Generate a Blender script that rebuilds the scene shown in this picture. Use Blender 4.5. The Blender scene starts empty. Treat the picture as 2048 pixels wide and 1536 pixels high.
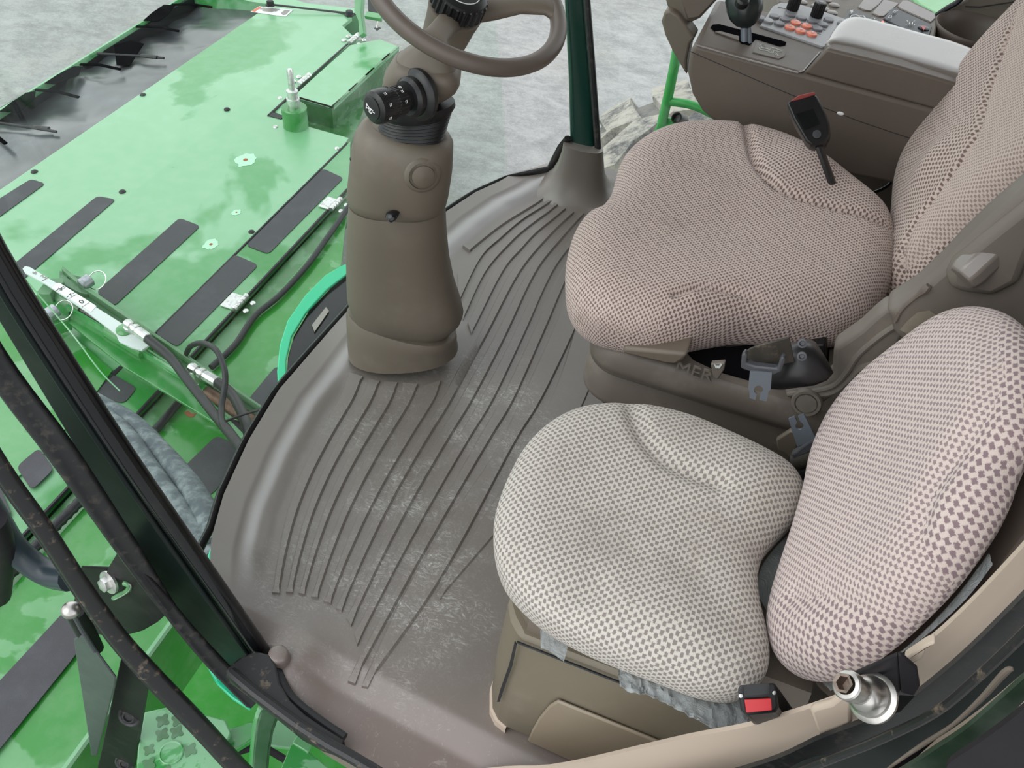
import bpy, bmesh, math, random
import numpy as np
from mathutils import Vector, Matrix, noise
random.seed(7)
sc = bpy.context.scene
COL = sc.collection
PI = math.pi
# ------------------------------------------------------------------ camera
FPX = 1733.0
CAM = Vector((0.0, 0.0, 1.42))
_dn = Vector((-189, -1656, -FPX)).normalized()
UPC = -_dn
_y = Vector((906, 1708, -FPX)); _y = (_y - UPC * _y.dot(UPC)).normalized()
XC = _y.cross(UPC)
ROT = Matrix((XC, _y, UPC))            # world = ROT @ camera vector
def ray(px, py): return ROT @ Vector((px - 1024, 768 - py, -FPX))
def at(px, py, n, d):
    r = ray(px, py); n = Vector(n)
    return CAM + r * ((d - n.dot(CAM)) / n.dot(r))
def pz(px, py, z=0.0): return at(px, py, (0, 0, 1), z)
def pY(px, py, y): return at(px, py, (0, 1, 0), y)
def pX(px, py, x): return at(px, py, (1, 0, 0), x)
FWD = ROT @ Vector((0, 0, -1))
def pd(px, py, P0):                    # same depth as P0
    r = ray(px, py); return CAM + r * ((Vector(P0) - CAM).dot(FWD) / FPX)
def mpp(P): return (Vector(P) - CAM).dot(FWD) / FPX     # metres per pixel there
cd = bpy.data.cameras.new('camera'); cam = bpy.data.objects.new('camera', cd); COL.objects.link(cam)
cd.sensor_width = 36; cd.lens = FPX * 36 / 2048; cd.clip_start = 0.02; cd.clip_end = 500
cam.matrix_world = Matrix.Translation(CAM) @ ROT.to_4x4()
sc.camera = cam
# ------------------------------------------------------------------ materials
def rgb(r, g, b):
    f = lambda c: (c / 255) / 12.92 if c / 255 <= .04045 else ((c / 255 + .055) / 1.055) ** 2.4
    return (f(r), f(g), f(b), 1)
class NT:
    def __init__(s, name):
        s.m = bpy.data.materials.new(name); s.m.use_nodes = True
        s.t = s.m.node_tree; s.b = s.t.nodes['Principled BSDF']
    def n(s, typ, **kw):
        nd = s.t.nodes.new(typ)
        for k, v in kw.items():
            if k in nd.inputs.keys() if isinstance(k, str) else False: s.put(nd.inputs[k], v)
            else: setattr(nd, k, v)
        return nd
    def put(s, sock, v):
        if hasattr(v, 'is_output'): s.t.links.new(v, sock)
        elif isinstance(v, (tuple, list)) and sock.type == 'RGBA' and len(v) == 3: sock.default_value = (*v, 1)
        else: sock.default_value = v
    def math(s, op, a, b=0.0, c=None):
        nd = s.t.nodes.new('ShaderNodeMath'); nd.operation = op
        s.put(nd.inputs[0], a); s.put(nd.inputs[1], b)
        if c is not None: s.put(nd.inputs[2], c)
        return nd.outputs[0]
    def mix(s, f, a, b, typ='RGBA', blend='MIX'):
        nd = s.t.nodes.new('ShaderNodeMix'); nd.data_type = typ
        if typ == 'RGBA': nd.blend_type = blend; i, j, o = 6, 7, 2
        else: i, j, o = 2, 3, 0
        s.put(nd.inputs[0], f); s.put(nd.inputs[i], a); s.put(nd.inputs[j], b)
        return nd.outputs[o]
    def coord(s, which='Object'):
        return s.t.nodes.new('ShaderNodeTexCoord').outputs[which]
    def pos(s): return s.t.nodes.new('ShaderNodeNewGeometry').outputs['Position']
    def noise(s, scale, detail=4, rough=.5, vec=None, dist=0.0):
        nd = s.t.nodes.new('ShaderNodeTexNoise')
        nd.inputs['Scale'].default_value = scale; nd.inputs['Detail'].default_value = detail
        nd.inputs['Roughness'].default_value = rough; nd.inputs['Distortion'].default_value = dist
        s.t.links.new(vec if vec is not None else s.pos(), nd.inputs['Vector'])
        return nd.outputs['Fac']
    def voro(s, scale, feat='F1', vec=None, out='Distance'):
        nd = s.t.nodes.new('ShaderNodeTexVoronoi'); nd.feature = feat
        nd.inputs['Scale'].default_value = scale
        s.t.links.new(vec if vec is not None else s.pos(), nd.inputs['Vector'])
        return nd.outputs[out]
    def scaled(s, sx, sy, sz, rz=0, vec=None):
        nd = s.t.nodes.new('ShaderNodeMapping'); nd.inputs['Scale'].default_value = (sx, sy, sz)
        nd.inputs['Rotation'].default_value = (0, 0, rz)
        s.t.links.new(vec if vec is not None else s.pos(), nd.inputs['Vector'])
        return nd.outputs[0]
    def ramp(s, v, lo, hi):
        nd = s.t.nodes.new('ShaderNodeMapRange'); nd.interpolation_type = 'SMOOTHSTEP'
        s.put(nd.inputs[0], v); nd.inputs[1].default_value = lo; nd.inputs[2].default_value = hi
        return nd.outputs[0]
    def bump(s, h, strength=.3, dist=.002):
        nd = s.t.nodes.new('ShaderNodeBump'); nd.inputs['Strength'].default_value = strength
        nd.inputs['Distance'].default_value = dist; s.put(nd.inputs['Height'], h)
        s.t.links.new(nd.outputs[0], s.b.inputs['Normal'])
    def set(s, **kw):
        for k, v in kw.items(): s.put(s.b.inputs[k.replace('_', ' ')], v)
        return s.m
def dim(c, k): return tuple(x * k for x in c[:3]) + (1,)
def plastic(name, col, rough=.5, grain=.15, dirt=.12, scale=900, spec=.5, dirtcol=(.5, .45, .38)):
    t = NT(name)
    n = t.noise(7, 6, .65); f = t.ramp(n, .5, .8)
    c = t.mix(t.math('MULTIPLY', f, dirt), col, (*dirtcol, 1))
    r = t.math('ADD', rough, t.math('MULTIPLY', t.math('SUBTRACT', t.noise(25, 3), .5), .15))
    t.bump(t.noise(scale, 2), grain, .0004)
    return t.set(Base_Color=c, Roughness=r, Specular_IOR_Level=spec)
def metal(name, col, rough=.3, var=.15):
    t = NT(name)
    c = t.mix(t.ramp(t.noise(60, 5), .4, .8), col, tuple(x * .6 for x in col[:3]) + (1,))
    r = t.math('ADD', rough, t.math('MULTIPLY', t.noise(90, 4), var))
    return t.set(Base_Color=c, Metallic=1.0, Roughness=r)
def green(name, col, sky_film=.35, rough=.16, ior=1.7, fs=1.1, lo=.46, hi=.5, sky_filmcol=(.55, .85, .62)):
    t = NT(name)
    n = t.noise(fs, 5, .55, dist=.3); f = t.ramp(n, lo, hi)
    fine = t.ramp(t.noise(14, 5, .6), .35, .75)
    c = t.mix(t.math('MULTIPLY', f, sky_film), col, (*sky_filmcol, 1))  # pale sky reflection on the wet film, mixed into the base colour in blotches
    c = t.mix(t.math('MULTIPLY', fine, .06), c, (.7, .8, .7, 1))
    sp = t.ramp(t.voro(26), .045, .02)
    c = t.mix(t.math('MULTIPLY', sp, .25), c, (.25, .2, .1, 1))
    r = t.math('ADD', rough, t.math('MULTIPLY', f, .14))
    t.bump(t.noise(3.5, 3), .12, .01)
    return t.set(Base_Color=c, Roughness=r, IOR=ior)
def rubber(name, col=(.012, .013, .015, 1), rough=.45, dirt=.25, dcol=(.2, .17, .13, 1), lo=.5, hi=.75, sc_=18):
    t = NT(name)
    f = t.ramp(t.noise(sc_, 7, .7), lo, hi)
    c = t.mix(t.math('MULTIPLY', f, dirt), col, dcol)
    t.bump(t.noise(220, 3), .2, .0006)
    return t.set(Base_Color=c, Roughness=t.math('ADD', rough, t.math('MULTIPLY', f, .3)))
BROWN = rgb(104, 93, 83)
M = {}
M['trim'] = plastic('taupe_plastic', rgb(104, 95, 84), .5, .18, .10)
M['trim_gloss'] = plastic('taupe_pad', rgb(116, 108, 102), .3, .12, .06, spec=.9)
M['padgloss'] = plastic('armrest_pad_skin', rgb(118, 110, 104), .26, .12, .05, spec=1.0)
M['padgloss'].node_tree.nodes['Principled BSDF'].inputs['Coat Weight'].default_value = .8
M['padgloss'].node_tree.nodes['Principled BSDF'].inputs['Coat Roughness'].default_value = .3
M['console'] = plastic('console_plastic', rgb(98, 88, 80), .48, .15, .05)
M['bellows'] = plastic('bellows_plastic', rgb(98, 90, 82), .55, .15, .2)
M['box'] = plastic('box_plastic', rgb(112, 104, 88), .5, .12, .12)
M['beige'] = plastic('beige_trim', rgb(184, 168, 152), .6, .12, .25, dirtcol=(.25, .2, .15))
M['grey_panel'] = plastic('grey_keypad_plastic', rgb(150, 150, 152), .35, .1, .08)
M['seat_side'] = plastic('seat_side_plastic', rgb(108, 101, 93), .5, .15, .15)
M['black'] = plastic('black_plastic', (.010, .010, .011, 1), .35, .15, .02)
M['blackgloss'] = plastic('gloss_black', (.006, .007, .008, 1), .15, .03, .03)
M['rubber'] = rubber('black_rubber', dirt=.10)
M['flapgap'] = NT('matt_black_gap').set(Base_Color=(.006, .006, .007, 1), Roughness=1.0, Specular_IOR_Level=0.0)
M['boot'] = NT('black_boot_rubber').set(Base_Color=(.008, .008, .009, 1), Roughness=.38, Specular_IOR_Level=.45)
M['redcap'] = NT('dark_red_top').set(Base_Color=rgb(140, 62, 60), Roughness=.5)
M['rimcol'] = plastic('rim_plastic', rgb(92, 82, 75), .42, .15, .05)
M['seal'] = rubber('dirty_seal', (.012, .012, .013, 1), .38, .8, (.16, .125, .09, 1), .55, .68, 45)
M['sealclean'] = rubber('worn_seal', (.016, .017, .018, 1), .35, .35, (.12, .10, .08, 1), .5, .7, 60)
M['pillar'] = plastic('dark_green_pillar', (.006, .011, .010, 1), .42, .0, .02, spec=.22)
M['pillar_r'] = plastic('bottle_green_pillar', (.006, .035, .026, 1), .18, .03, .0)
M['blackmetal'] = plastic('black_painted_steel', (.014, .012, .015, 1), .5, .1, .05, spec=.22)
M['slate'] = plastic('slate_plastic', rgb(66, 68, 73), .4, .1, .1)
M['zinc'] = metal('zinc_steel', (.75, .75, .73, 1), .28)
M['gold_zinc'] = metal('passivated_steel', (.55, .53, .50, 1), .27, .12)
M['tongue'] = NT('tongue_steel').set(Base_Color=rgb(104, 112, 120), Metallic=.25, Roughness=.38)
M['ruler'] = NT('scuffed_ruler_strip').set(Base_Color=(.62, .68, .66, 1), Roughness=.35)
M['white'] = NT('white_print').set(Base_Color=(.8, .8, .8, 1), Roughness=.5)
M['ink'] = NT('black_print').set(Base_Color=(.02, .02, .02, 1), Roughness=.5)
M['greyprint'] = NT('grey_print').set(Base_Color=(.3, .28, .25, 1), Roughness=.5)
M['red'] = NT('red_button').set(Base_Color=rgb(190, 50, 55), Roughness=.35)
M['orange'] = NT('orange_button').set(Base_Color=rgb(232, 132, 106), Roughness=.35)
M['greybtn'] = NT('grey_button').set(Base_Color=rgb(120, 120, 124), Roughness=.4)
M['led'] = NT('red_indicator').set(Base_Color=(1, .05, .05, 1), Emission_Color=(1, .1, .08, 1), Emission_Strength=3.0)
M['amber'] = NT('amber_lens').set(Base_Color=rgb(235, 95, 30), Roughness=.12, Transmission_Weight=.3)
M['green'] = green('green_panel_paint', (.030, .225, .042, 1), .26, sky_filmcol=(.36, .62, .42))
M['green2'] = green('green_hood_paint', (.042, .28, .066, 1), .42, ior=2.0, fs=.9, lo=.42, hi=.46, sky_filmcol=(.36, .62, .42))
M['green_low'] = green('green_rear_paint', (.028, .235, .028, 1), .22, fs=2.2, lo=.50, hi=.52, sky_filmcol=(.36, .62, .42))
M['green_face'] = green('green_shadow_face', (.025, .24, .022, 1), .0, ior=1.35, rough=.4)
M['green_dark'] = green('green_frame_paint', (.022, .125, .025, 1), .10, fs=3)
M['green_chan'] = green('green_channel_paint', (.042, .16, .045, 1), .12, fs=3, rough=.35)
M['green_step'] = green('green_step_paint', (.04, .27, .06, 1), .38, fs=7, lo=.44, hi=.47, sky_filmcol=(.36, .62, .42))
M['teal'] = NT('teal_glass_edge').set(Base_Color=(.02, .52, .26, 1), Roughness=.08, IOR=1.6)
t = NT('anti_slip_tape')
t.bump(t.noise(500, 2), .6, .001)
M['grip'] = t.set(Base_Color=t.mix(t.ramp(t.noise(6, 6, .7), .45, .8), rgb(54, 55, 59), rgb(70, 72, 76)), Roughness=.55, Specular_IOR_Level=.6)
t = NT('wet_black_flap')
t.bump(t.noise(3.2, 2, .4, dist=.4), .4, .04)
M['flap'] = t.set(Base_Color=t.mix(t.ramp(t.noise(2.2, 6, .6), .4, .75), (.035, .038, .042, 1), (.11, .12, .125, 1)), Roughness=t.mix(t.noise(2, 3), .16, .34, 'FLOAT'), IOR=2.0)
t = NT('sleeved_hose')
f = t.ramp(t.noise(22, 6, .65), .4, .65)
t.bump(t.noise(40, 3), .2, .002)
M['hose'] = t.set(Base_Color=t.mix(f, rgb(74, 84, 90), rgb(124, 134, 136)), Roughness=.6)
# pavement
t = NT('grey_pavement')
v1 = t.scaled(1, 1.35, 1, math.radians(-28))
a = t.noise(3.4, 15, .86, v1, .1)
b = t.noise(.9, 6, .6)
cr = t.ramp(t.voro(1.6, 'DISTANCE_TO_EDGE', t.mix(.25, t.scaled(.5, 1.2, 1, .6), t.n('ShaderNodeTexNoise').outputs['Color'])), .035, .0)
c = t.mix(t.ramp(a, .36, .64), rgb(138, 140, 138), rgb(176, 177, 174))
c = t.mix(t.math('MULTIPLY', t.ramp(b, .45, .75), .35), c, rgb(160, 154, 142))
c = t.mix(t.math('MULTIPLY', t.ramp(t.noise(60, 4, .8), .5, .72), .45), c, rgb(204, 204, 200))
c = t.mix(t.math('MULTIPLY', cr, .16), c, rgb(96, 98, 98))
sp = t.ramp(t.voro(7), .05, .03)
c = t.mix(t.math('MULTIPLY', sp, .5), c, rgb(110, 108, 104))
c = t.mix(t.math('MULTIPLY', t.ramp(t.voro(.9), .09, .06), .4), c, rgb(185, 145, 135))
t.bump(t.noise(30, 8, .8), .5, .02)
M['ground'] = t.set(Base_Color=c, Roughness=.75)
# floor mat
t = NT('ribbed_rubber_mat')
p = t.pos(); sx = t.n('ShaderNodeSeparateXYZ'); t.put(sx.inputs[0], p)
X_, Y_ = sx.outputs[0], sx.outputs[1]
dx = t.math('MULTIPLY', t.math('SUBTRACT', X_, -.40), 3.4); dy = t.math('MULTIPLY', t.math('SUBTRACT', Y_, .95), 2.0)
rr = t.math('SQRT', t.math('ADD', t.math('MULTIPLY', dx, dx), t.math('MULTIPLY', dy, dy)))
zone = t.ramp(rr, 1.25, .25)
dirt = t.math('MULTIPLY', zone, t.ramp(t.noise(5, 7, .7), .30, .60))
scr = t.math('MULTIPLY', t.ramp(t.noise(30, 10, .9, t.scaled(1, 2.0, 1, .6), 3.0), .50, .60), t.ramp(t.noise(9, 5, .6), .42, .60))
scr2 = t.ramp(t.noise(120, 6, .85, None, 2.5), .50, .66)
base = t.mix(t.noise(3, 4), rgb(104, 97, 91), rgb(116, 109, 103))
c = t.mix(t.math('MULTIPLY', dirt, .20), base, rgb(132, 130, 124))
c = t.mix(t.math('MULTIPLY', t.math('MULTIPLY', dirt, scr), .95), c, rgb(206, 207, 203))
c = t.mix(t.math('MULTIPLY', t.math('MULTIPLY', dirt, scr2), .42), c, rgb(170, 170, 166))
nearstep = t.ramp(Y_, .66, .45)
c = t.mix(t.math('MULTIPLY', nearstep, .35), c, rgb(134, 108, 102))
c = t.mix(t.math('MULTIPLY', t.math('MULTIPLY', nearstep, t.ramp(t.noise(40, 7, .8, None, 2), .58, .64)), .4), c, rgb(170, 160, 150))
r = t.math('SUBTRACT', .36, t.math('MULTIPLY', t.math('MULTIPLY', zone, scr), .14))
t.bump(t.noise(420, 2), .12, .0006)
lip = t.n('ShaderNodeAttribute', attribute_name='lip').outputs['Fac']
M['mat'] = t.set(Base_Color=c, Roughness=r, IOR=1.55, Coat_Weight=t.math('ADD', .25, t.math('MULTIPLY', lip, .75)), Coat_Roughness=.36, Coat_IOR=t.math('ADD', 1.5, t.math('MULTIPLY', lip, 1.0)))
def fabric(name, light, dark, a1, b1, a2, b2, dk1=.85, dk2=.7, stain=.0):
    t = NT(name)
    uv = t.coord('UV'); sp = t.n('ShaderNodeSeparateXYZ'); t.put(sp.inputs[0], uv)
    wob = t.math('MULTIPLY', t.math('SUBTRACT', t.noise(420, 4, .8, uv), .5), .0062)
    U = t.math('ADD', sp.outputs[0], wob)
    wob2 = t.math('MULTIPLY', t.math('SUBTRACT', t.noise(290, 3, .7, t.scaled(1, 1, 1, 1.1, uv)), .5), .0062)
    V = t.math('ADD', sp.outputs[1], wob2)
    def pat(a, b, wu, wv):
        v = t.math('DIVIDE', V, b); row = t.math('FLOOR', v)
        sh = t.math('MULTIPLY', t.math('MODULO', t.math('ABSOLUTE', row), 2.0), .5)
        fu = t.math('ABSOLUTE', t.math('SUBTRACT', t.math('FRACT', t.math('ADD', t.math('DIVIDE', U, a), sh)), .5))
        fv = t.math('ABSOLUTE', t.math('SUBTRACT', t.math('FRACT', v), .5))
        return t.math('MULTIPLY', t.ramp(fu, wu + .07, wu - .07), t.ramp(fv, wv + .1, wv - .1))
    z = t.n('ShaderNodeAttribute', attribute_name='zone').outputs['Fac']
    z = t.ramp(z, .4, .6)
    p1, p2 = pat(a1, b1, .27, .36), pat(a2, b2, .26, .35)
    m = t.mix(z, t.math('MULTIPLY', p1, dk1), t.math('MULTIPLY', p2, dk2), 'FLOAT')
    th = t.noise(700, 3, .7, t.scaled(1, 3, 1, 0, uv))
    lt = t.mix(t.ramp(th, .35, .7), tuple(x * .78 for x in light[:3]) + (1,), light)
    if stain:
        lt = t.mix(t.math('MULTIPLY', t.ramp(t.noise(7, 5, .6), .5, .75), stain), lt, rgb(120, 100, 88))
    c = t.mix(m, lt, dark)
    hgt = t.math('SUBTRACT', t.math('MULTIPLY', th, .4), t.math('MULTIPLY', m, .7))
    t.bump(hgt, .55, .0015)
    return t.set(Base_Color=c, Roughness=.95, Specular_IOR_Level=.15, Sheen_Weight=.15)
M['fab_driver'] = fabric('driver_seat_fabric', rgb(212, 193, 184), rgb(106, 87, 85), .0105, .0054, .0090, .0045, .95, .9, .2)
M['fab_dback'] = fabric('driver_backrest_fabric', rgb(212, 194, 184), rgb(100, 80, 78), .0125, .0062, .0100, .0050, .9, .6, .1)
M['fab_pass'] = fabric('passenger_seat_fabric', rgb(208, 202, 192), rgb(118, 108, 106), .0105, .0060, .0098, .0056, .85, .8, .3)
M['fab_pback'] = fabric('passenger_backrest_fabric', rgb(216, 200, 193), rgb(122, 102, 108), .0135, .0070, .0100, .0054, .9, .8, .08)
t = NT('dusty_tyre_rubber')
f = t.ramp(t.noise(7, 9, .8), .36, .56)
n2 = t.n('ShaderNodeAttribute', attribute_name='lug').outputs['Fac']
f2 = t.math('MULTIPLY', t.math('ADD', .35, t.math('MULTIPLY', n2, .65)), f)
t.bump(t.noise(50, 8, .8), .7, .01)
M['tyre'] = t.set(Base_Color=t.mix(f2, rgb(92, 94, 94), rgb(186, 182, 170)), Roughness=.9)
t = NT('clear_plastic_liner')
t.bump(t.noise(30, 6, .7, dist=1.5), .9, .01)
M['liner'] = t.set(Base_Color=rgb(178, 184, 184), Roughness=.22, Alpha=.62)
t = NT('belt_webbing')
t.bump(t.math('SINE', t.math('MULTIPLY', t.noise(1, 0), 40)), .1, .001)
M['webbing'] = t.set(Base_Color=t.mix(t.ramp(t.noise(35, 6, .8), .5, .7), rgb(50, 46, 40), rgb(104, 92, 76)), Roughness=.6)
def glass(name, tint, refl=1.0):
    m = bpy.data.materials.new(name); m.use_nodes = True; t = m.node_tree; t.nodes.clear()
    o = t.nodes.new('ShaderNodeOutputMaterial'); mx = t.nodes.new('ShaderNodeMixShader')
    tr = t.nodes.new('ShaderNodeBsdfTransparent'); gl = t.nodes.new('ShaderNodeBsdfGlossy')
    fr = t.nodes.new('ShaderNodeLayerWeight'); fr.inputs[0].default_value = .5
    pw = t.nodes.new('ShaderNodeMath'); pw.operation = 'POWER'; pw.inputs[1].default_value = 4.5
    mu = t.nodes.new('ShaderNodeMath'); mu.operation = 'MULTIPLY_ADD'; mu.inputs[1].default_value = .6 * refl; mu.inputs[2].default_value = .03 * refl
    t.links.new(fr.outputs['Facing'], pw.inputs[0]); fr = pw
    tr.inputs[0].default_value = tint; gl.inputs['Roughness'].default_value = .02
    t.links.new(fr.outputs[0], mu.inputs[0]); t.links.new(mu.outputs[0], mx.inputs[0])
    t.links.new(tr.outputs[0], mx.inputs[1]); t.links.new(gl.outputs[0], mx.inputs[2])
    t.links.new(mx.outputs[0], o.inputs[0]); return m
M['glass'] = glass('windscreen_glass', (.95, .985, .965, 1), .7)
M['glass2'] = glass('side_glass', (.95, .98, .97, 1), .6)
# ------------------------------------------------------------------ object helpers
def props(o, label=None, cat=None, group=None, kind=None):
    if label: o['label'] = label
    if cat: o['category'] = cat
    if group: o['group'] = group
    if kind: o['kind'] = kind
    return o
def thing(name, loc, label, cat, group=None):
    o = bpy.data.objects.new(name, None); COL.objects.link(o); o.empty_display_size = .05
    o.location = loc; o.rotation_euler = (0, 0, 0)
    return props(o, label, cat, group)
def wloc(o):
    v = Vector(o.location)
    return v + wloc(o.parent) if o.parent else v
class MB:
    def __init__(s): s.v = []; s.f = []; s.uv = {}; s.attr = {}
    def add(s, vs, fs, uvs=None):
        b = len(s.v); s.v += [Vector(p) for p in vs]; s.f += [tuple(i + b for i in f) for f in fs]
        if uvs:
            for i, u in enumerate(uvs): s.uv[b + i] = u
        return s
    def prism(s, pts, ext):
        ext = Vector(ext); n = len(pts); pts = [Vector(p) for p in pts]
        nn = Vector((0, 0, 0))
        for i in range(n): nn += (pts[i] - pts[0]).cross(pts[(i + 1) % n] - pts[0])
        if nn.dot(ext) > 0: pts = pts[::-1]
        vs = pts + [p + ext for p in pts]
        fs = [tuple(range(n)), tuple(range(2 * n - 1, n - 1, -1))]
        fs += [(i, i + n, (i + 1) % n + n, (i + 1) % n) for i in range(n)]
        # orient side faces
        return s.add(vs, fs)
    def box(s, c, sx, sy, sz, R=None):
        R = R or Matrix.Identity(3); c = Vector(c)
        vs = [c + R @ Vector((x * sx / 2, y * sy / 2, z * sz / 2)) for x in (-1, 1) for y in (-1, 1) for z in (-1, 1)]
        return s.add(vs, [(0, 1, 3, 2), (4, 6, 7, 5), (0, 4, 5, 1), (2, 3, 7, 6), (0, 2, 6, 4), (1, 5, 7, 3)])
    def rings(s, rings, closed=True, cap=True, uvs=None):
        n = len(rings[0]); vs = [p for r in rings for p in r]; fs = []
        for k in range(len(rings) - 1):
            for i in range(n if closed else n - 1):
                j = (i + 1) % n
                fs.append((k * n + i, k * n + j, (k + 1) * n + j, (k + 1) * n + i))
        if cap and closed:
            fs.append(tuple(range(n - 1, -1, -1))); b = (len(rings) - 1) * n; fs.append(tuple(range(b, b + n)))
        return s.add(vs, fs, uvs)
    def tube(s, pts, r, seg=12, cap=True, flat=None, sm=0):
        pts = [Vector(p) for p in pts]
        rs = list(r) if isinstance(r, (list, tuple)) else [r] * len(pts)
        if sm: pts, rs = smooth(pts, rs, sm)
        n = len(pts); prev = None; rings = []
        for i, p in enumerate(pts):
            d = (pts[min(i + 1, n - 1)] - pts[max(i - 1, 0)]).normalized()
            if prev is None:
                a = Vector((0, 0, 1)) if abs(d.z) < .9 else Vector((1, 0, 0)); u = d.cross(a).normalized()
            else: u = (prev - d * prev.dot(d)).normalized()
            prev = u; w = d.cross(u)
            k = flat or 1
            rings.append([p + (u * math.cos(t) + w * math.sin(t) * k) * rs[i] for t in [2 * PI * j / seg for j in range(seg)]])
        return s.rings(rings, True, cap)
    def lathe(s, o, ax, prof, seg=32, cap=True):
        o = Vector(o); ax = Vector(ax).normalized()
        a = Vector((0, 0, 1)) if abs(ax.z) < .9 else Vector((1, 0, 0)); u = ax.cross(a).normalized(); w = ax.cross(u)
        return s.rings([[o + ax * h + (u * math.cos(t) + w * math.sin(t)) * r for t in [2 * PI * j / seg for j in range(seg)]] for r, h in prof], True, cap)
    def ball(s, c, r, seg=16, sq=(1, 1, 1), R=None):
        c = Vector(c); R = R or Matrix.Identity(3); rings = []
        for k in range(1, seg):
            th = PI * k / seg
            rings.append([c + R @ Vector((math.sin(th) * math.cos(t) * r * sq[0], math.sin(th) * math.sin(t) * r * sq[1], math.cos(th) * r * sq[2])) for t in [2 * PI * j / (seg * 2) for j in range(seg * 2)]])
        return s.rings(rings)
    def build(s, name, mat, parent=None, smooth_=35, bevel=0, bseg=2, subd=0, mods=None):
        me = bpy.data.meshes.new(name)
        lo = Vector([min(v[i] for v in s.v) for i in range(3)]); hi = Vector([max(v[i] for v in s.v) for i in range(3)])
        c = (lo + hi) / 2
        me.from_pydata([v - c for v in s.v], [], s.f); me.validate()
        bm = bmesh.new(); bm.from_mesh(me); bmesh.ops.recalc_face_normals(bm, faces=bm.faces); bm.to_mesh(me); bm.free()
        if s.uv:
            l = me.uv_layers.new(name='uv')
            for lp in me.loops: l.data[lp.index].uv = s.uv.get(lp.vertex_index, (0, 0))
        for k, arr in s.attr.items():
            a = me.attributes.new(k, 'FLOAT', 'POINT')
            for i, x in enumerate(arr[:len(me.vertices)]): a.data[i].value = x
        me.polygons.foreach_set('use_smooth', [smooth_ > 0] * len(me.polygons))
        if smooth_ > 0 and smooth_ < 180: me.set_sharp_from_angle(angle=math.radians(smooth_))
        me.materials.append(mat); me.update()
        o = bpy.data.objects.new(name, me); COL.objects.link(o)
        if parent: o.parent = parent; o.location = c - wloc(parent)
        else: o.location = c
        if bevel:
            b = o.modifiers.new('bevel', 'BEVEL'); b.width = bevel; b.segments = bseg; b.limit_method = 'ANGLE'; b.angle_limit = math.radians(40)
            b.harden_normals = False
        if subd:
            b = o.modifiers.new('subd', 'SUBSURF'); b.levels = subd; b.render_levels = subd
        return o
def smooth(pts, rs, k):                # Catmull-Rom
    P = [pts[0]] + pts + [pts[-1]]; Rr = [rs[0]] + rs + [rs[-1]]; o = []; q = []
    for i in range(1, len(P) - 2):
        for j in range(k):
            t = j / k; a, b, c, d = P[i - 1], P[i], P[i + 1], P[i + 2]
            o.append(.5 * ((2 * b) + (c - a) * t + (2 * a - 5 * b + 4 * c - d) * t * t + (3 * b - a - 3 * c + d) * t ** 3))
            q.append(Rr[i] * (1 - t) + Rr[i + 1] * t)
    o.append(P[-2]); q.append(Rr[-2]); return o, q
def smooth2(pts, k=6):                 # open px polyline
    o, _ = smooth([Vector((*p, 0)) for p in pts], [1] * len(pts), k); return [(p.x, p.y) for p in o]
def smoothc(pts, n=200):               # closed curve, resampled by arc length
    P = [Vector((*p, 0)) for p in pts]; m = len(P); o = []
    for i in range(m):
        a, b, c, d = P[i - 1], P[i], P[(i + 1) % m], P[(i + 2) % m]
        for j in range(16):
            t = j / 16
            o.append(.5 * ((2 * b) + (c - a) * t + (2 * a - 5 * b + 4 * c - d) * t * t + (3 * b - a - 3 * c + d) * t ** 3))
    L = [0]
    for i in range(len(o)): L.append(L[-1] + (o[(i + 1) % len(o)] - o[i]).length)
    out = []; k = 0
    for i in range(n):
        s_ = L[-1] * i / n
        while L[k + 1] < s_: k += 1
        t = (s_ - L[k]) / max(1e-9, L[k + 1] - L[k])
        q = o[k].lerp(o[(k + 1) % len(o)], t); out.append((q.x, q.y))
    return out
def lerp2(a, b, t): return (a[0] + (b[0] - a[0]) * t, a[1] + (b[1] - a[1]) * t)
def pdist(P, poly, closed=False):      # P (n,2), poly list (m,2) -> distance
    P = np.asarray(P, float); Q = np.asarray(poly, float)
    if closed: Q = np.vstack([Q, Q[:1]])
    best = np.full(len(P), 1e9)
    for i in range(len(Q) - 1):
        a, b = Q[i], Q[i + 1]; d = b - a; L = d @ d
        if L == 0: continue
        t = np.clip(((P - a) @ d) / L, 0, 1)
        best = np.minimum(best, np.hypot(*(P - (a + t[:, None] * d)).T))
    return best
def inside(P, poly):
    P = np.asarray(P, float); Q = np.asarray(poly, float); r = np.zeros(len(P), bool); n = len(Q); j = n - 1
    for i in range(n):
        c = (Q[i, 1] > P[:, 1]) != (Q[j, 1] > P[:, 1])
        with np.errstate(divide='ignore', invalid='ignore'):
            x = (Q[j, 0] - Q[i, 0]) * (P[:, 1] - Q[i, 1]) / (Q[j, 1] - Q[i, 1]) + Q[i, 0]
        r ^= c & (P[:, 0] < x); j = i
    return r
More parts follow.
